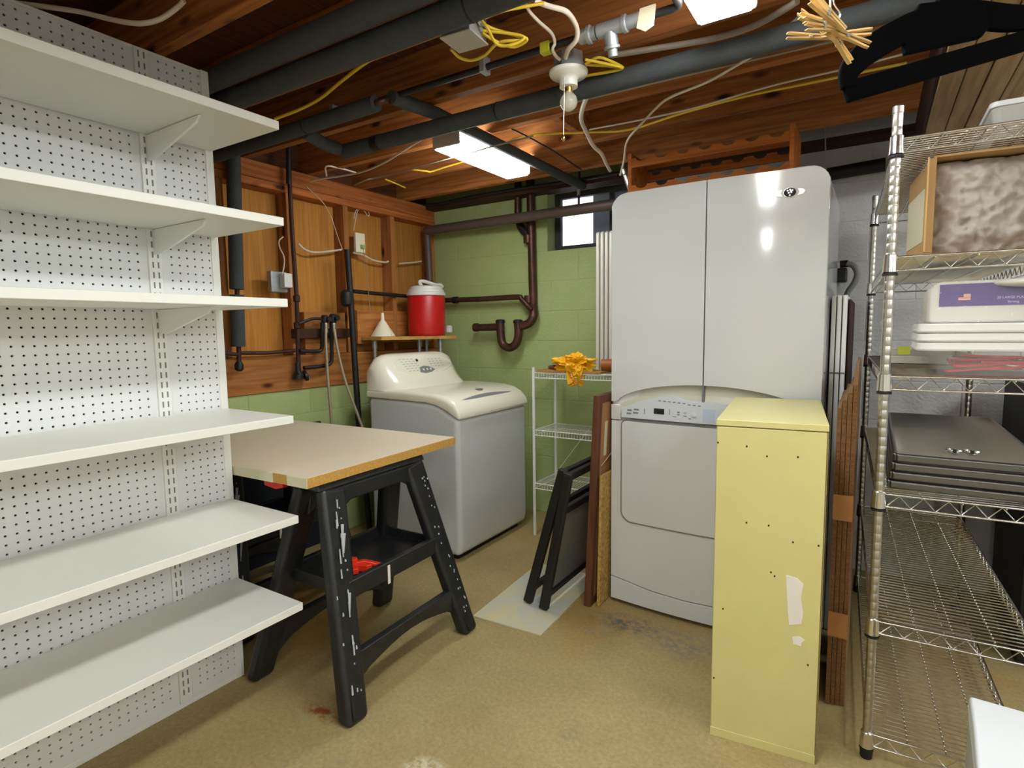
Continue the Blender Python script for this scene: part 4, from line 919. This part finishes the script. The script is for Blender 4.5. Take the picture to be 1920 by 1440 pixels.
# crumpled bag
rnd = random.Random(11)
def crumple(name, c, rx, ry, rz_, m, label, cat, seed, amp=.32, drop=None, sub=3, kw={}):
    bm = bmesh.new(); bmesh.ops.create_icosphere(bm, subdivisions=sub, radius=1)
    from mathutils import noise
    for v in bm.verts:
        d = v.co.normalized(); q = d*2.1+V((seed, seed*.7, 0))
        k = 1+amp*noise.noise(q)*1.3+amp*.8*abs(noise.noise(q*2.3))-amp*.3-amp*.5*abs(noise.noise(q*5))
        v.co = V((d.x*rx*k, d.y*ry*k, d.z*rz_*k))
        if drop and d.x > drop[0] and d.x < drop[1] and d.y < -.2 and d.z < 0: v.co.z -= drop[2]*(-d.z); v.co.y -= .004
    mb = MB(); mb.add([v.co+V(c) for v in bm.verts], [[v.index for v in f.verts] for f in bm.faces]); bm.free()
    return mb.build(name, m, label=label, cat=cat, smooth=True, angle=.45, **kw)
crumple('plastic_bag', (-1.487, 3.02, 1.080), .125, .075, .052, 'bag', 'crumpled bright yellow plastic bag hanging over the edge of the white wire shelf', 'bag', 3.3, .5, (-.15, .6, .10), 5)
MB().tube([(-1.34, 3.09, 1.066), (-1.2, 3.11, 1.068), (-1.06, 3.13, 1.068)], .036, 14, 0, 3).build('rolled_mat', 'orangewood', smooth=True, label='orange-brown roll lying behind the yellow bag on the wire shelf', cat='roll')
for k in range(5):
    x = -1.402+k*.0275
    p = [(3.135, 1.0225), (3.255, 1.0225), (3.255, 1.855)]
    p = [(3.135, 1.0225), (3.255, 1.0225)]+arc(3.235, 1.825, .020, 0, PI/2, 4)+arc(3.155, 1.825, .020, PI/2, PI, 4)
    MB().prism(p, 'x', x, x+.022).build('upright_panel', 'radiator', bevel=.007, label='off-white panel with rounded corners under the window, %s of five from the left' % ('first', 'second', 'third', 'fourth', 'last')[k], cat='panel', group='off-white panels under the window')
# black folding A-frame stand
af = thing('folding_stand', (-1.2, 2.45, 0), 'black folding A-frame stand with grey insert leaning beside the drying cabinet', 'stand')
def frame(b, t, tag_):
    b, t = V(b), V(t); up_ = (t-b).normalized(); nx = V((up_.z, 0, -up_.x))
    g = MB(); W_ = .50; pt = lambda f, w: b+up_*((t-b).length*f)+V((0, w, 0))
    for w in (0, W_): MB().bar(pt(0, w), pt(1, w), .032, .042, up=(nx.x, 0, nx.z)).build('rail', 'blackmatte', af, bevel=.006)
    for f, h in ((.97, .036), (.72, .036), (.10, .032)): MB().bar(pt(f, .012), pt(f, W_-.012), .022, h, up=(up_.x, 0, up_.z)).build('crossbar', 'blackmatte', af, bevel=.004)
    return pt, nx
ptA, nA = frame((-1.318, 2.185, .012), (-1.128, 2.185, .665), 'a')
ptB, nB = frame((-1.222, 2.165, .012), (-1.098, 2.175, .655), 'b')
q = [ptB(.11, .02), ptB(.11, .48), ptB(.71, .48), ptB(.71, .02)]
MB().add([v+nB*.002 for v in q]+[v-nB*.002 for v in q], [(0, 1, 2, 3), (7, 6, 5, 4), (0, 1, 5, 4), (1, 2, 6, 5), (2, 3, 7, 6), (3, 0, 4, 7)]).build('insert', 'greypanel', af)
# framed picture seen from the back
pf = thing('picture_frame', (-1.06, 2.6, 0), 'dark wooden picture frame turned to show its brown back, with a white label', 'picture frame')
lean = lambda x, z, k=.0485: x+k*z
def slab(x0, x1, y0, y1, z0, z1, k=.0485): return MB().hexa([(lean(x0, z0, k), y0, z0), (lean(x1, z0, k), y0, z0), (lean(x1, z0, k), y1, z0), (lean(x0, z0, k), y1, z0), (lean(x0, z1, k), y0, z1), (lean(x1, z1, k), y0, z1), (lean(x1, z1, k), y1, z1), (lean(x0, z1, k), y1, z1)])
slab(-1.086, -1.054, 2.30, 2.335, .002, .985).build('side_moulding', 'mahogany', pf, bevel=.003)
slab(-1.086, -1.054, 2.86, 2.895, .002, .985).build('side_moulding', 'mahogany', pf, bevel=.003)
slab(-1.086, -1.054, 2.335, 2.86, .002, .04).build('bottom_moulding', 'mahogany', pf, bevel=.003)
slab(-1.086, -1.054, 2.335, 2.86, .947, .985).build('top_moulding', 'mahogany', pf, bevel=.003)
bk = slab(-1.072, -1.0560, 2.33, 2.865, .035, .95).build('backing', 'kraft', pf)
slab(-1.0562, -1.0552, 2.375, 2.405, .70, .86).build('label', 'tagwhite', bk)
MB().tube([(lean(-1.052, .66), 2.345, .66), (lean(-1.050, .70), 2.45, .70), (lean(-1.050, .76), 2.60, .76)], .0015, 5, 0, 4).build('hanging_wire', 'whitecable', bk)
slab(-1.034, -1.019, 2.325, 2.86, .002, .62, .022).build('straw_board', 'burlap', bevel=.003, label='straw-yellow woven board squeezed between the picture frame and the drying cabinet', cat='board')
MB().prism([(-1.466, 1.952, 0.000)[:2], (-1.125, 1.966, 0.000)[:2], (-1.141, 2.366, 0.000)[:2], (-1.145, 2.62), (-1.50, 2.60)], 'z', .0005, .007).build('floor_sheet', 'foamboard', label='thin pale blue sheet lying on the floor under the black folding stand', cat='sheet')

# ================================================================== CHROME RACK AND ITS LOAD
RK = thing('wire_rack', (.03, 1.889, 0), 'tall chrome wire shelving rack at the right with five loaded and empty shelves', 'wire rack')
RW, RL = .375, 1.22
def rk(mb): return mb.xf(Matrix.Translation((.03, 1.889, 0)))
post0 = None
for x in (0, RW):
    for y in (0, RL):
        if post0 is None:
            p_ = MB(); prf = [(.0125, .03)]
            z = .05
            while z < 1.82:
                prf += [(.0125, z), (.0118, z+.002), (.0118, z+.004), (.0125, z+.006)]; z += .0254
            prf += [(.0125, 1.84), (.0135, 1.842), (.0135, 1.858), (.010, 1.862)]
            p_.lathe((0, 0, 0), prf, 14)
            post0 = rk(p_).build('post', 'chrome2', RK, smooth=True, angle=.4); po = post0
        else:
            po = piece(post0, RK, (x, y, 0), 'post')
        ft = rk(MB().lathe((x, y, 0), [(.014, 0), (.0165, .004), (.0165, .022), (.014, .03)], 14)).build('foot', 'blackmatte', RK, smooth=True)
ZS = (1.775, 1.463, 1.137, .803, .425, .075)
def zig(mb, a, b, z0, z1, n, r=.0019):
    a, b = V(a), V(b); pts = []
    for k in range(n+1):
        q = a.lerp(b, k/n); pts.append((q.x, q.y, z1 if k % 2 else z0))
    mb.tube(pts, r, 5, 0, 0)
cols0 = fr0 = dk0 = None
for zt_ in ZS:
    if fr0 is None:
        fm = MB(); e = .012
        for dz in (0, -.036):
            fm.cyl((e, 0, zt_+dz), (RW-e, 0, zt_+dz), .0032, seg=8); fm.cyl((e, RL, zt_+dz), (RW-e, RL, zt_+dz), .0032, seg=8)
            fm.cyl((0, e, zt_+dz), (0, RL-e, zt_+dz), .0032, seg=8); fm.cyl((RW, e, zt_+dz), (RW, RL-e, zt_+dz), .0032, seg=8)
        for y in (0, RL): zig(fm, (.02, y, 0), (RW-.02, y, 0), zt_-.034, zt_-.002, 12)
        for x in (0, RW): zig(fm, (x, .02, 0), (x, RL-.02, 0), zt_-.034, zt_-.002, 40)
        fr0 = rk(fm).build('truss_frame', 'chrome', RK, smooth=True, angle=.9); fr0['kind'] = 'stuff'
        dm = MB(); n = 54
        for k in range(1, n): dm.cyl((0, RL*k/n, zt_+.001), (RW, RL*k/n, zt_+.001), .0022, seg=6)
        for y in (.095, .28): pass
        for x in (.10, .19, .28): dm.cyl((x, 0, zt_-.005), (x, RL, zt_-.005), .0020, seg=6)
        dk0 = rk(dm).build('deck_wires', 'chrome', RK, smooth=True, angle=.9); dk0['kind'] = 'stuff'
        cm = MB().lathe((0, 0, 0), [(.0150, zt_-.042), (.0185, zt_-.040), (.0165, zt_+.006), (.0145, zt_+.008)], 14)
        cols0 = rk(cm).build('collar', 'chrome', RK, smooth=True, angle=.7)
        rm_ = MB().lathe((0, 0, 0), [(.0152, zt_-.049), (.0185, zt_-.049), (.0185, zt_-.043), (.0152, zt_-.043)], 14)
        ring0 = rk(rm_).build('collar_ring', 'blackmatte', RK)
        first = True
    else:
        dz = zt_-ZS[0]
        piece(fr0, RK, (0, 0, dz), 'truss_frame'); piece(dk0, RK, (0, 0, dz), 'deck_wires'); first = False
    for x in (0, RW):
        for y in (0, RL):
            if first and x == 0 and y == 0: continue
            piece(cols0, RK, (x, y, zt_-ZS[0]), 'collar'); piece(ring0, RK, (x, y, zt_-ZS[0]), 'collar_ring')
RK.rotation_euler = (0, 0, .040)
RM = Matrix.Translation((.03, 1.889, 0)) @ Matrix.Rotation(.040, 4, 'Z')
# spare wire shelves stacked on the rack: each one a thing
sp0 = None
for k in range(4):
    zb = .8085+k*.0265
    if sp0 is None:
        sp0 = thing('spare_shelf', (.225, 2.35, zb), 'dark chrome wire shelf panel, lowest of the stack lying on the rack', 'shelf panel', 'spare wire shelves stacked on the rack')
        a, b, c, d_ = .055, .385, 1.945, 2.86
        for (q, w) in (((a, c, a, d_), 0), ((b, c, b, d_), 0), ((a, c, b, c), 1), ((a, d_, b, d_), 1)):
            MB().bar((q[0], q[1], zb+.0125), (q[2], q[3], zb+.0125), .014, .024).build('edge_bar', 'galvdark', sp0, bevel=.006, seg=3)
        m2 = MB()
        for j in range(1, 70): m2.cyl((a, c+(d_-c)*j/70, zb+.022), (b, c+(d_-c)*j/70, zb+.022), .0028, seg=6)
        for x in (.14, .22, .30): m2.cyl((x, c, zb+.017), (x, d_, zb+.017), .003, seg=6)
        m2.build('deck_wires', 'chrome2', sp0, smooth=True, angle=.9)['kind'] = 'stuff'
    else:
        copy_tree(sp0, (.225+.004*k, 2.35, zb), 0, 'dark chrome wire shelf panel, %s of the stack lying on the rack' % ('second from bottom', 'third from bottom', 'topmost')[k-1])
for k, (x, y) in enumerate(((.205, 2.02), (.245, 2.025))):
    t = thing('shelf_clip', (x, y, .916), 'small chrome ring clip on the stacked shelf panels, %s of two' % ('left', 'right')[k], 'clip')
    MB().tube([(x+.016*math.cos(a), y+.016*math.sin(a), .9205) for a in [j*PI/6 for j in range(12)]], .0035, 6, 0, 0).build('ring', 'chrome', t, smooth=True)
    MB().box(x-.004, x+.004, y-.020, y-.010, .9168, .927).build('lug', 'blackmatte', t)
# cardboard box with grey fabric
BR = Matrix.Translation((.118, 1.930, 1.4655)) @ Matrix.Rotation(.11, 4, 'Z')
bx = thing('cardboard_box', (.27, 2.1, 1.4655), 'open cardboard box lying on its side on the second rack shelf, stuffed with grey cloth', 'box')
bw, bd, bh = .33, .36, .262
for nm, q in (('side_panel', (0, .005, 0, bd, 0, bh)), ('side_panel', (bw-.005, bw, 0, bd, 0, bh)), ('bottom_panel', (.005, bw-.005, 0, bd, 0, .005)), ('top_panel', (.005, bw-.005, 0, bd, bh-.005, bh)), ('back_panel', (.005, bw-.005, bd-.005, bd, .005, bh-.005))):
    MB().box(*q).xf(BR).build(nm, 'cardboard', bx)
MB().prism([(.0, 0), (-.016, -.012), (-.020, -.03), (-.016, -.031), (-.012, -.014), (.004, 0)], 'z', .008, bh-.01).xf(BR).build('side_flap', 'cardboard', bx)
MB().box(-.0012, 0, .11, .36, .05, .20).xf(BR).build('tape', 'tagwhite', bx)
def cloth():
    from mathutils import noise
    mb = MB(); nx_, nz_ = 60, 46; g = []
    for j in range(nz_+1):
        for i in range(nx_+1):
            u, w = i/nx_, j/nz_; x = .009+u*(bw-.018); z = .008+w*(bh-.018)
            p = V((u*3.2, w*2.6, 4.7)); d2 = noise.noise(p)*.014-abs(noise.noise(p*2.1+V((3, 1, 0))))*.026-abs(noise.noise(p*4.6))*.020-abs(noise.noise(p*9))*.006
            ed = min(u, 1-u, w, 1-w); y = .040-d2-.03*min(1, ed*6)+.012*(w-.4)
            g.append((x, max(.004, y), z))
    idx = lambda i, j: j*(nx_+1)+i
    fs = [(idx(i, j), idx(i+1, j), idx(i+1, j+1), idx(i, j+1)) for j in range(nz_) for i in range(nx_)]
    mb.add(g, fs)
    return mb.xf(BR)
gc = thing('grey_cloth', (.27, 2.05, 1.473), 'crumpled grey cloth stuffed inside the cardboard box', 'cloth')
cloth().build('folds', 'greyfabric', gc, smooth=True, angle=2)
MB().tube([BR @ V(p) for p in ((.20, .004, .02), (.225, .002, .05), (.245, .0, .075), (.265, .0, .125), (.30, .002, .18), (.318, .004, .235))], .0035, 6, 0, 5).build('frayed_cord', 'cardboard2', gc)['label'] = 'frayed brown cord'
# bin on top shelf
bn = thing('storage_bin', (.33, 2.28, 1.777), 'pale grey plastic bin on the top rack shelf', 'bin')
MB().loft([[(x, y, 1.778) for x, y in rrect(.255, .385, 2.06, 2.5, .02)], [(x, y, 1.86) for x, y in rrect(.245, .395, 2.05, 2.51, .02)]]).build('tub', 'dehumgrey', bn, smooth=True)
MB().prism(rrect(.240, .40, 2.045, 2.515, .02), 'z', 1.86, 1.875).build('lid', 'dehum', bn, bevel=.003)
# baking tray with tag, clear tub with red forks, container lids, wrapped pack
ty = thing('baking_tray', (.16, 2.75, 1.139), 'flat grey metal tray with a yellow tag at the back of the third rack shelf', 'tray')
MB().box(.035, .30, 2.42, 3.02, 1.1395, 1.143).build('tray_floor', 'galvdark', ty)
for q in ((.035, .043, 2.42, 3.02), (.292, .30, 2.42, 3.02), (.043, .292, 2.42, 2.43), (.043, .292, 3.01, 3.02)): MB().box(q[0], q[1], q[2], q[3], 1.143, 1.172).build('rim', 'chrome2', ty, bevel=.003)
MB().box(.09, .135, 3.005, 3.0095, 1.150, 1.185).build('tag', 'tagyellow', ty)
tu = thing('clear_tub', (.29, 2.05, 1.1395), 'clear plastic tub holding red plastic forks on the third rack shelf', 'tub')
tb_ = MB(); o0 = rrect(.150, .415, 1.925, 2.20, .03); o1 = rrect(.138, .425, 1.915, 2.21, .03); i1 = rrect(.141, .422, 1.918, 2.207, .03); i0 = rrect(.153, .412, 1.928, 2.197, .03)
tb_.loft([[(x, y, 1.1395) for x, y in o0], [(x, y, 1.205) for x, y in o1], [(x, y, 1.205) for x, y in i1], [(x, y, 1.143) for x, y in i0]]).build('tub', 'tub', tu, smooth=True)
rm2 = MB(); rm2.loft([[(x, y, 1.203) for x, y in rrect(.133, .430, 1.910, 2.215, .03)], [(x, y, 1.208) for x, y in rrect(.133, .430, 1.910, 2.215, .03)]]).build('rim', 'tub', tu)
fk0 = None
spots = [(.272, 1.945, 1.1705, .16, .05), (.262, 1.962, 1.181, .10, -.03), (.285, 1.950, 1.186, -.06, .04), (.265, 1.98, 1.175, .0, .08), (.275, 2.00, 1.184, .08, -.06), (.27, 2.03, 1.172, -.1, .0), (.28, 2.06, 1.180, .05, .06), (.27, 2.09, 1.170, .0, -.05), (.255, 1.940, 1.160, .04, .10), (.33, 1.944, 1.178, .02, .0), (.29, 1.938, 1.192, .0, -.03), (.345, 1.95, 1.164, .1, .03)]
for (x, y, z, tz, ty_) in spots:
    if fk0 is None:
        fk0 = thing('fork', (0, 0, 0), 'red plastic fork lying in the clear tub', 'fork', 'red plastic forks in the clear tub')
        MB().loft([[(x_, w_, -.0015+zz), (x_, w_, .003+zz), (x_, -w_, .003+zz), (x_, -w_, -.0015+zz)] for x_, w_, zz in ((-.088, .008, 0), (-.04, .0055, 0), (.0, .0035, .001), (.03, .004, .002), (.042, .010, .0), (.055, .0115, -.002))]).build('handle', 'fork', fk0)
        for q in range(4): MB().bar((.053, -.0088+q*.0059, -.001), (.088, -.0088+q*.0059, .003), .0038, .003).build('tine', 'fork', fk0)
        fk0.location = (x, y, z); fk0.rotation_euler = (0, -ty_, tz); fk = fk0
    else:
        fk = copy_tree(fk0, (x, y, z)); fk.rotation_euler = (0, -ty_, tz)
for k in range(3):
    z = 1.2085+k*.0245
    l_ = thing('container_lid', (.28, 2.06, z), 'white plastic container lid under the purple-labelled pack, %s of three' % ('lowest', 'middle', 'top')[k], 'lid', 'white container lids stacked on the tub')
    MB().loft([[(x, y, z+dz) for x, y in rrect(.100+i, .440-i, 1.905+i, 2.235-i, .045)] for dz, i in ((0, 0), (.020, .001), (.024, .006))]).build('plate', 'lidwhite', l_, smooth=True, angle=.5)
    MB().loft([[(x, y, z+.003) for x, y in rrect(.0985, .4415, 1.9035, 2.2365, .046)], [(x, y, z+.007) for x, y in rrect(.0985, .4415, 1.9035, 2.2365, .046)]]).build('rim', 'lidwhite', l_)
pk = thing('wrapped_pack', (.29, 2.07, 1.283), 'clear-wrapped pack of white paper plates with a purple band', 'pack')
pz = 1.2825
MB().prism(rrect(.125, .435, pz, pz+.112, [.012, .012, .03, .03]), 'y', 1.945, 2.20).build('plates', 'packwhite', pk, bevel=.008)
MB().box(.146, .4365, 1.9435, 1.9445, pz+.045, pz+.104).build('purple_band', 'purple', pk)
fl_ = MB()
fx, fz, fw_, fh = .187, pz+.060, .026, .017
for k in range(5): fl_.box(fx, fx+fw_, 1.9425, 1.9434, fz+k*fh/5, fz+(k+.55)*fh/5, 0)
for k in range(5): fl_.box(fx, fx+fw_, 1.9427, 1.9434, fz+(k+.55)*fh/5, fz+(k+1)*fh/5, 1)
fl_.box(fx, fx+fw_*.42, 1.9420, 1.9434, fz+fh*.5, fz+fh, 2)
fl_.build('flag', ['flagred', 'packwhite', 'flagblue'], pk)['kind'] = 'stuff'
for txt, sz, tx_, tz_ in (('20 LARGE PLATES', .0085, .300, pz+.062), ('Strong', .0085, .300, pz+.051)):
    text_mb(txt, sz).xf(Matrix.Translation((tx_, 1.9430, tz_)) @ FACE_Y).build('lettering', 'lilac', pk)['kind'] = 'stuff'
from mathutils import noise as NZ
wf_ = MB(); n = 26
g = [(.120+.318*i/n, 1.938+.0045*NZ.noise(V((i*.5, j*.5, 2))), pz+.001+.118*j/12) for j in range(13) for i in range(n+1)]
wf_.add(g, [(j*(n+1)+i, j*(n+1)+i+1, (j+1)*(n+1)+i+1, (j+1)*(n+1)+i) for j in range(12) for i in range(n)]).build('wrap_film', 'film', pk, smooth=True, angle=2)
sb = thing('printed_pouch', (.35, 1.95, 1.392), 'white rounded pouch with gold pattern resting on the wrapped pack', 'pouch')
pv = []
for j in range(9):
    ph = -PI/2+PI*j/8
    pv.append([(.352+.094*math.cos(ph)**.7*math.cos(t)*1.0 if math.cos(ph) > 0 else .352, 1.972+.036*max(0, math.cos(ph))**.7*math.sin(t), 1.3945+.024*(1+math.sin(ph))*.5+.0) for t in [2*PI*q/24 for q in range(24)]])
MB().loft([[(a, b, c-.022) for a, b, c in r_] for r_ in pv]).xf(Matrix.Translation((0, -.030, .0))).build('pouch', 'packwhite', sb, smooth=True, angle=2)
gp_ = MB()
for i in range(5):
    for j in range(3): gp_.lathe((.385+i*.011, 1.907+.0009*i, 1.378+j*.008), [(.0036, 0), (.0036, .001)], 4, axis=(.15, -1, .1))
gp_.build('gold_pattern', 'gold', sb)['kind'] = 'stuff'
# ================================================================== RIGHT SIDE, FLOOR LEVEL
cr = [(-.0905, .0125, 1.075), (-.0765, .0125, 1.10), (-.0625, .0125, 1.125), (-.0485, .0125, 1.15)]
for k, (x, w, h) in enumerate(cr):
    t = thing('cardboard_sheet', (x, 2.3, 0), 'flattened brown cardboard standing between the cabinets and the rack, %s of four from the left' % ('first', 'second', 'third', 'fourth')[k], 'cardboard', 'flattened cardboard beside the rack')
    MB().box(x, x+w, 2.10+k*.004, 2.585, .001, h-.06+(.05 if k == 3 else 0)).build('sheet', 'cardboard2', t)
    MB().box(x+.001, x+w-.001, 2.0985+k*.004, 2.10+k*.004, .001, h-.06).build('corrugated_edge', 'cardedge', t)
    ee = MB(); r_ = random.Random(k)
    pts = [(2.10+k*.004, h-.06+(.05 if k == 3 else 0))]+[(2.10+k*.004+q*.048, h-.06+(.05 if k == 3 else 0)+r_.uniform(.0, .016)+q*.001) for q in range(1, 10)]+[(2.585, h-.06+(.05 if k == 3 else 0))]
    ee.prism(pts, 'x', x+.001, x+w-.001).build('torn_edge', 'cardboard2', t)
tp_ = thing('packing_tape', (-.06, 2.09, .62), 'two strips of tan tape holding the cardboard edges together', 'tape')
for z in (.645, .245): MB().box(-.0915, -.035, 2.0955, 2.0975, z, z+.085).build('strip', 'tape', tp_)
for k in range(3):
    x = -.1485+k*.0195
    t = thing('white_board', (x, 2.9, 0), 'white board standing on edge beside the drying cabinet, %s of three from the left' % ('first', 'second', 'third')[k], 'board', 'white boards standing on edge')
    MB().prism(rrect(2.63, 3.22, .002, 1.40, .006, 2), 'x', x, x+.016).build('board', 'shelfwhite', t, bevel=.003)
    MB().box(x+.001, x+.015, 2.6285, 2.631, 1.085, 1.092).build('screw_line', 'print', t)
MB().box(-.0895, -.0835, 2.66, 3.22, .002, 1.385).build('dark_board', 'darkwood', label='thin dark board standing on edge beside the white boards', cat='board', bevel=.001)
# black cabinet beyond the rack
bcab = thing('black_cabinet', (.86, 2.9, 0), 'black cabinet in the dark beyond the chrome rack', 'cabinet')
MB().box(.50, 1.20, 2.72, 3.30, .0, 1.06).build('carcass', 'blackmatte', bcab, bevel=.004)
MB().box(.52, .84, 2.70, 2.72, .06, 1.02).build('door', 'blackplastic', bcab, bevel=.003)
MB().box(.86, 1.18, 2.70, 2.72, .06, 1.02).build('door', 'blackplastic', bcab, bevel=.003)
# white appliance in the bottom right corner
dh = thing('dehumidifier', (.36, 1.42, 0), 'white appliance with a sloping vented top in the bottom right corner', 'appliance')
DR = Matrix.Translation((.215, 1.585, 0)) @ Matrix.Rotation(-.06, 4, 'Z')
MB().loft([[(x, y, z) for x, y in rrect(i, .36-i, -.36+i, -i, .03)] for z, i in ((.0, .004), (.03, 0), (.40, 0))]).xf(DR).build('body', 'dehumgrey', dh, smooth=True, angle=.6)
MB().prism([(0, .402), (0, .41), (-.02, .446), (-.14, .452), (-.36, .425), (-.36, .402)], 'x', .0, .36).xf(Matrix.Translation((.215, 1.585, 0)) @ Matrix.Rotation(-.06, 4, 'Z')).build('lid', 'dehum', dh, bevel=.014, seg=4)
vt = MB()
for k in range(9): vt.box(.10, .33, -.165-k*.0115, -.161-k*.0115, .4495-k*.0014, .4505-k*.0014+.0015)
vt.xf(DR).build('vent_slots', 'print', dh)['kind'] = 'stuff'
# ================================================================== HANGING NEAR THE CAMERA
hgx = thing('coat_hanger', (0.092, 1.458, 1.853), 'black velvet coat hanger hanging close to the camera at the top right', 'hanger')
D_ = 1.12
def hp(pts): return [V(p) for p in pts]
cd = (fw*-1)
barp = hp([(-0.067, 1.318, 1.728), (0.033, 1.398, 1.764), (0.121, 1.470, 1.799), (0.264, 1.578, 1.850)])
MB().bar(barp[0], barp[-1], .040, .012, up=tuple(cd)).build('trouser_bar', 'velvet', hgx, bevel=.004)
sh_l = hp([(-0.060, 1.323, 1.735), (-0.063, 1.325, 1.763), (-0.052, 1.335, 1.786), (-0.022, 1.363, 1.819), (0.030, 1.406, 1.856), (0.082, 1.448, 1.882)])
sh_r = hp([(0.264, 1.579, 1.852), (0.265, 1.581, 1.867), (0.244, 1.570, 1.882), (0.190, 1.529, 1.882), (0.117, 1.478, 1.891), (0.081, 1.449, 1.891)])
for s_ in (sh_l, sh_r):
    ps = smooth_path(s_, 5); mb = MB(); rings = []
    for i, p in enumerate(ps):
        t_ = (ps[min(i+1, len(ps)-1)]-ps[max(i-1, 0)]).normalized(); sd = t_.cross(cd).normalized(); f = i/(len(ps)-1)
        w = .015+.011*min(1, f*1.6); rings.append([p-sd*w-cd*.006, p+sd*w-cd*.006, p+sd*w+cd*.006, p-sd*w+cd*.006])
    mb.loft(rings).build('shoulder', 'velvet', hgx, bevel=.004, smooth=True)
hub = hp([(0.028, 1.399, 1.804), (0.153, 1.495, 1.840), (0.165, 1.505, 1.861), (0.152, 1.502, 1.909), (0.108, 1.474, 1.914), (0.046, 1.428, 1.904), (0.022, 1.399, 1.839)])
MB().add([p-cd*.007 for p in hub]+[p+cd*.007 for p in hub], [list(range(7)), list(range(13, 6, -1))]+[[i, (i+1) % 7, 7+(i+1) % 7, 7+i] for i in range(7)]).build('hub', 'velvet', hgx, bevel=.003)
hk = V((0.094, 1.463, 1.907))
MB().tube([hk, hk+V((0, 0, .06)), hk+V((.03, .02, .10)), hk+V((.02, .013, .15)), hk+V((-.02, -.013, .16)), hk+V((-.035, -.02, .13))], .0018, 6, 0, 6).build('hook', 'chrome', hgx, smooth=True)
pn = V((-0.089, 1.194, 1.802))
sg = pipe('hanging_string', [pn+V((.002, 0, .0)), pn+V((-.002, 0, .12)), pn+V((-.004, 0, .37))], .0018, 'whitecable', 'white string with a wire hook holding the bundle of clothespins', 'string')
MB().tube([pn+V((.004, 0, .07)), pn+V((.006, 0, .04)), pn+V((.016, .004, .022)), pn+V((.014, .004, .012))], .0016, 6, 0, 4).build('wire_hook', 'chrome', smooth=True, label='bent silver wire hook on the string above the clothespins', cat='hook')
rnd = random.Random(4); pin0 = None
rtv, upv = r2, u2
dirs = [(-1, .75), (-1, .42), (-.95, .18), (-1, -.02), (-1, -.22), (.9, -.45), (.8, -.62), (.5, .12), (-.8, .9), (.55, -.1), (-.75, .05)]
for k, (a, b) in enumerate(dirs):
    dv = (rtv*a+upv*b+fw*rnd.uniform(-.5, .5)).normalized()
    c = pn+dv*.026+rtv*.006+fw*(.004*(k-5))-upv*.004
    qn = dv.to_track_quat('X', 'Z')
    if pin0 is None:
        pin0 = thing('clothespin', (0, 0, 0), 'pale wooden clothespin in the bundle hanging on a white string', 'clothespin', 'clothespins hanging in a bundle')
        for s in (1, -1):
            MB().prism([(-.042, s*.0006), (-.042, s*.0032), (.0, s*.0044), (.036, s*.0058), (.043, s*.0052), (.043, s*.0034), (0, s*.0010)], 'y', -.0036, .0036).build('prong', 'pinwood', pin0)
        MB().cyl((.002, -.006, 0), (.002, .006, 0), .0032, seg=8).build('spring', 'chrome2', pin0)
        pc = pin0
    else: pc = copy_tree(pin0, c)
    pc.location = c; pc.rotation_mode = 'QUATERNION'; pc.rotation_quaternion = qn
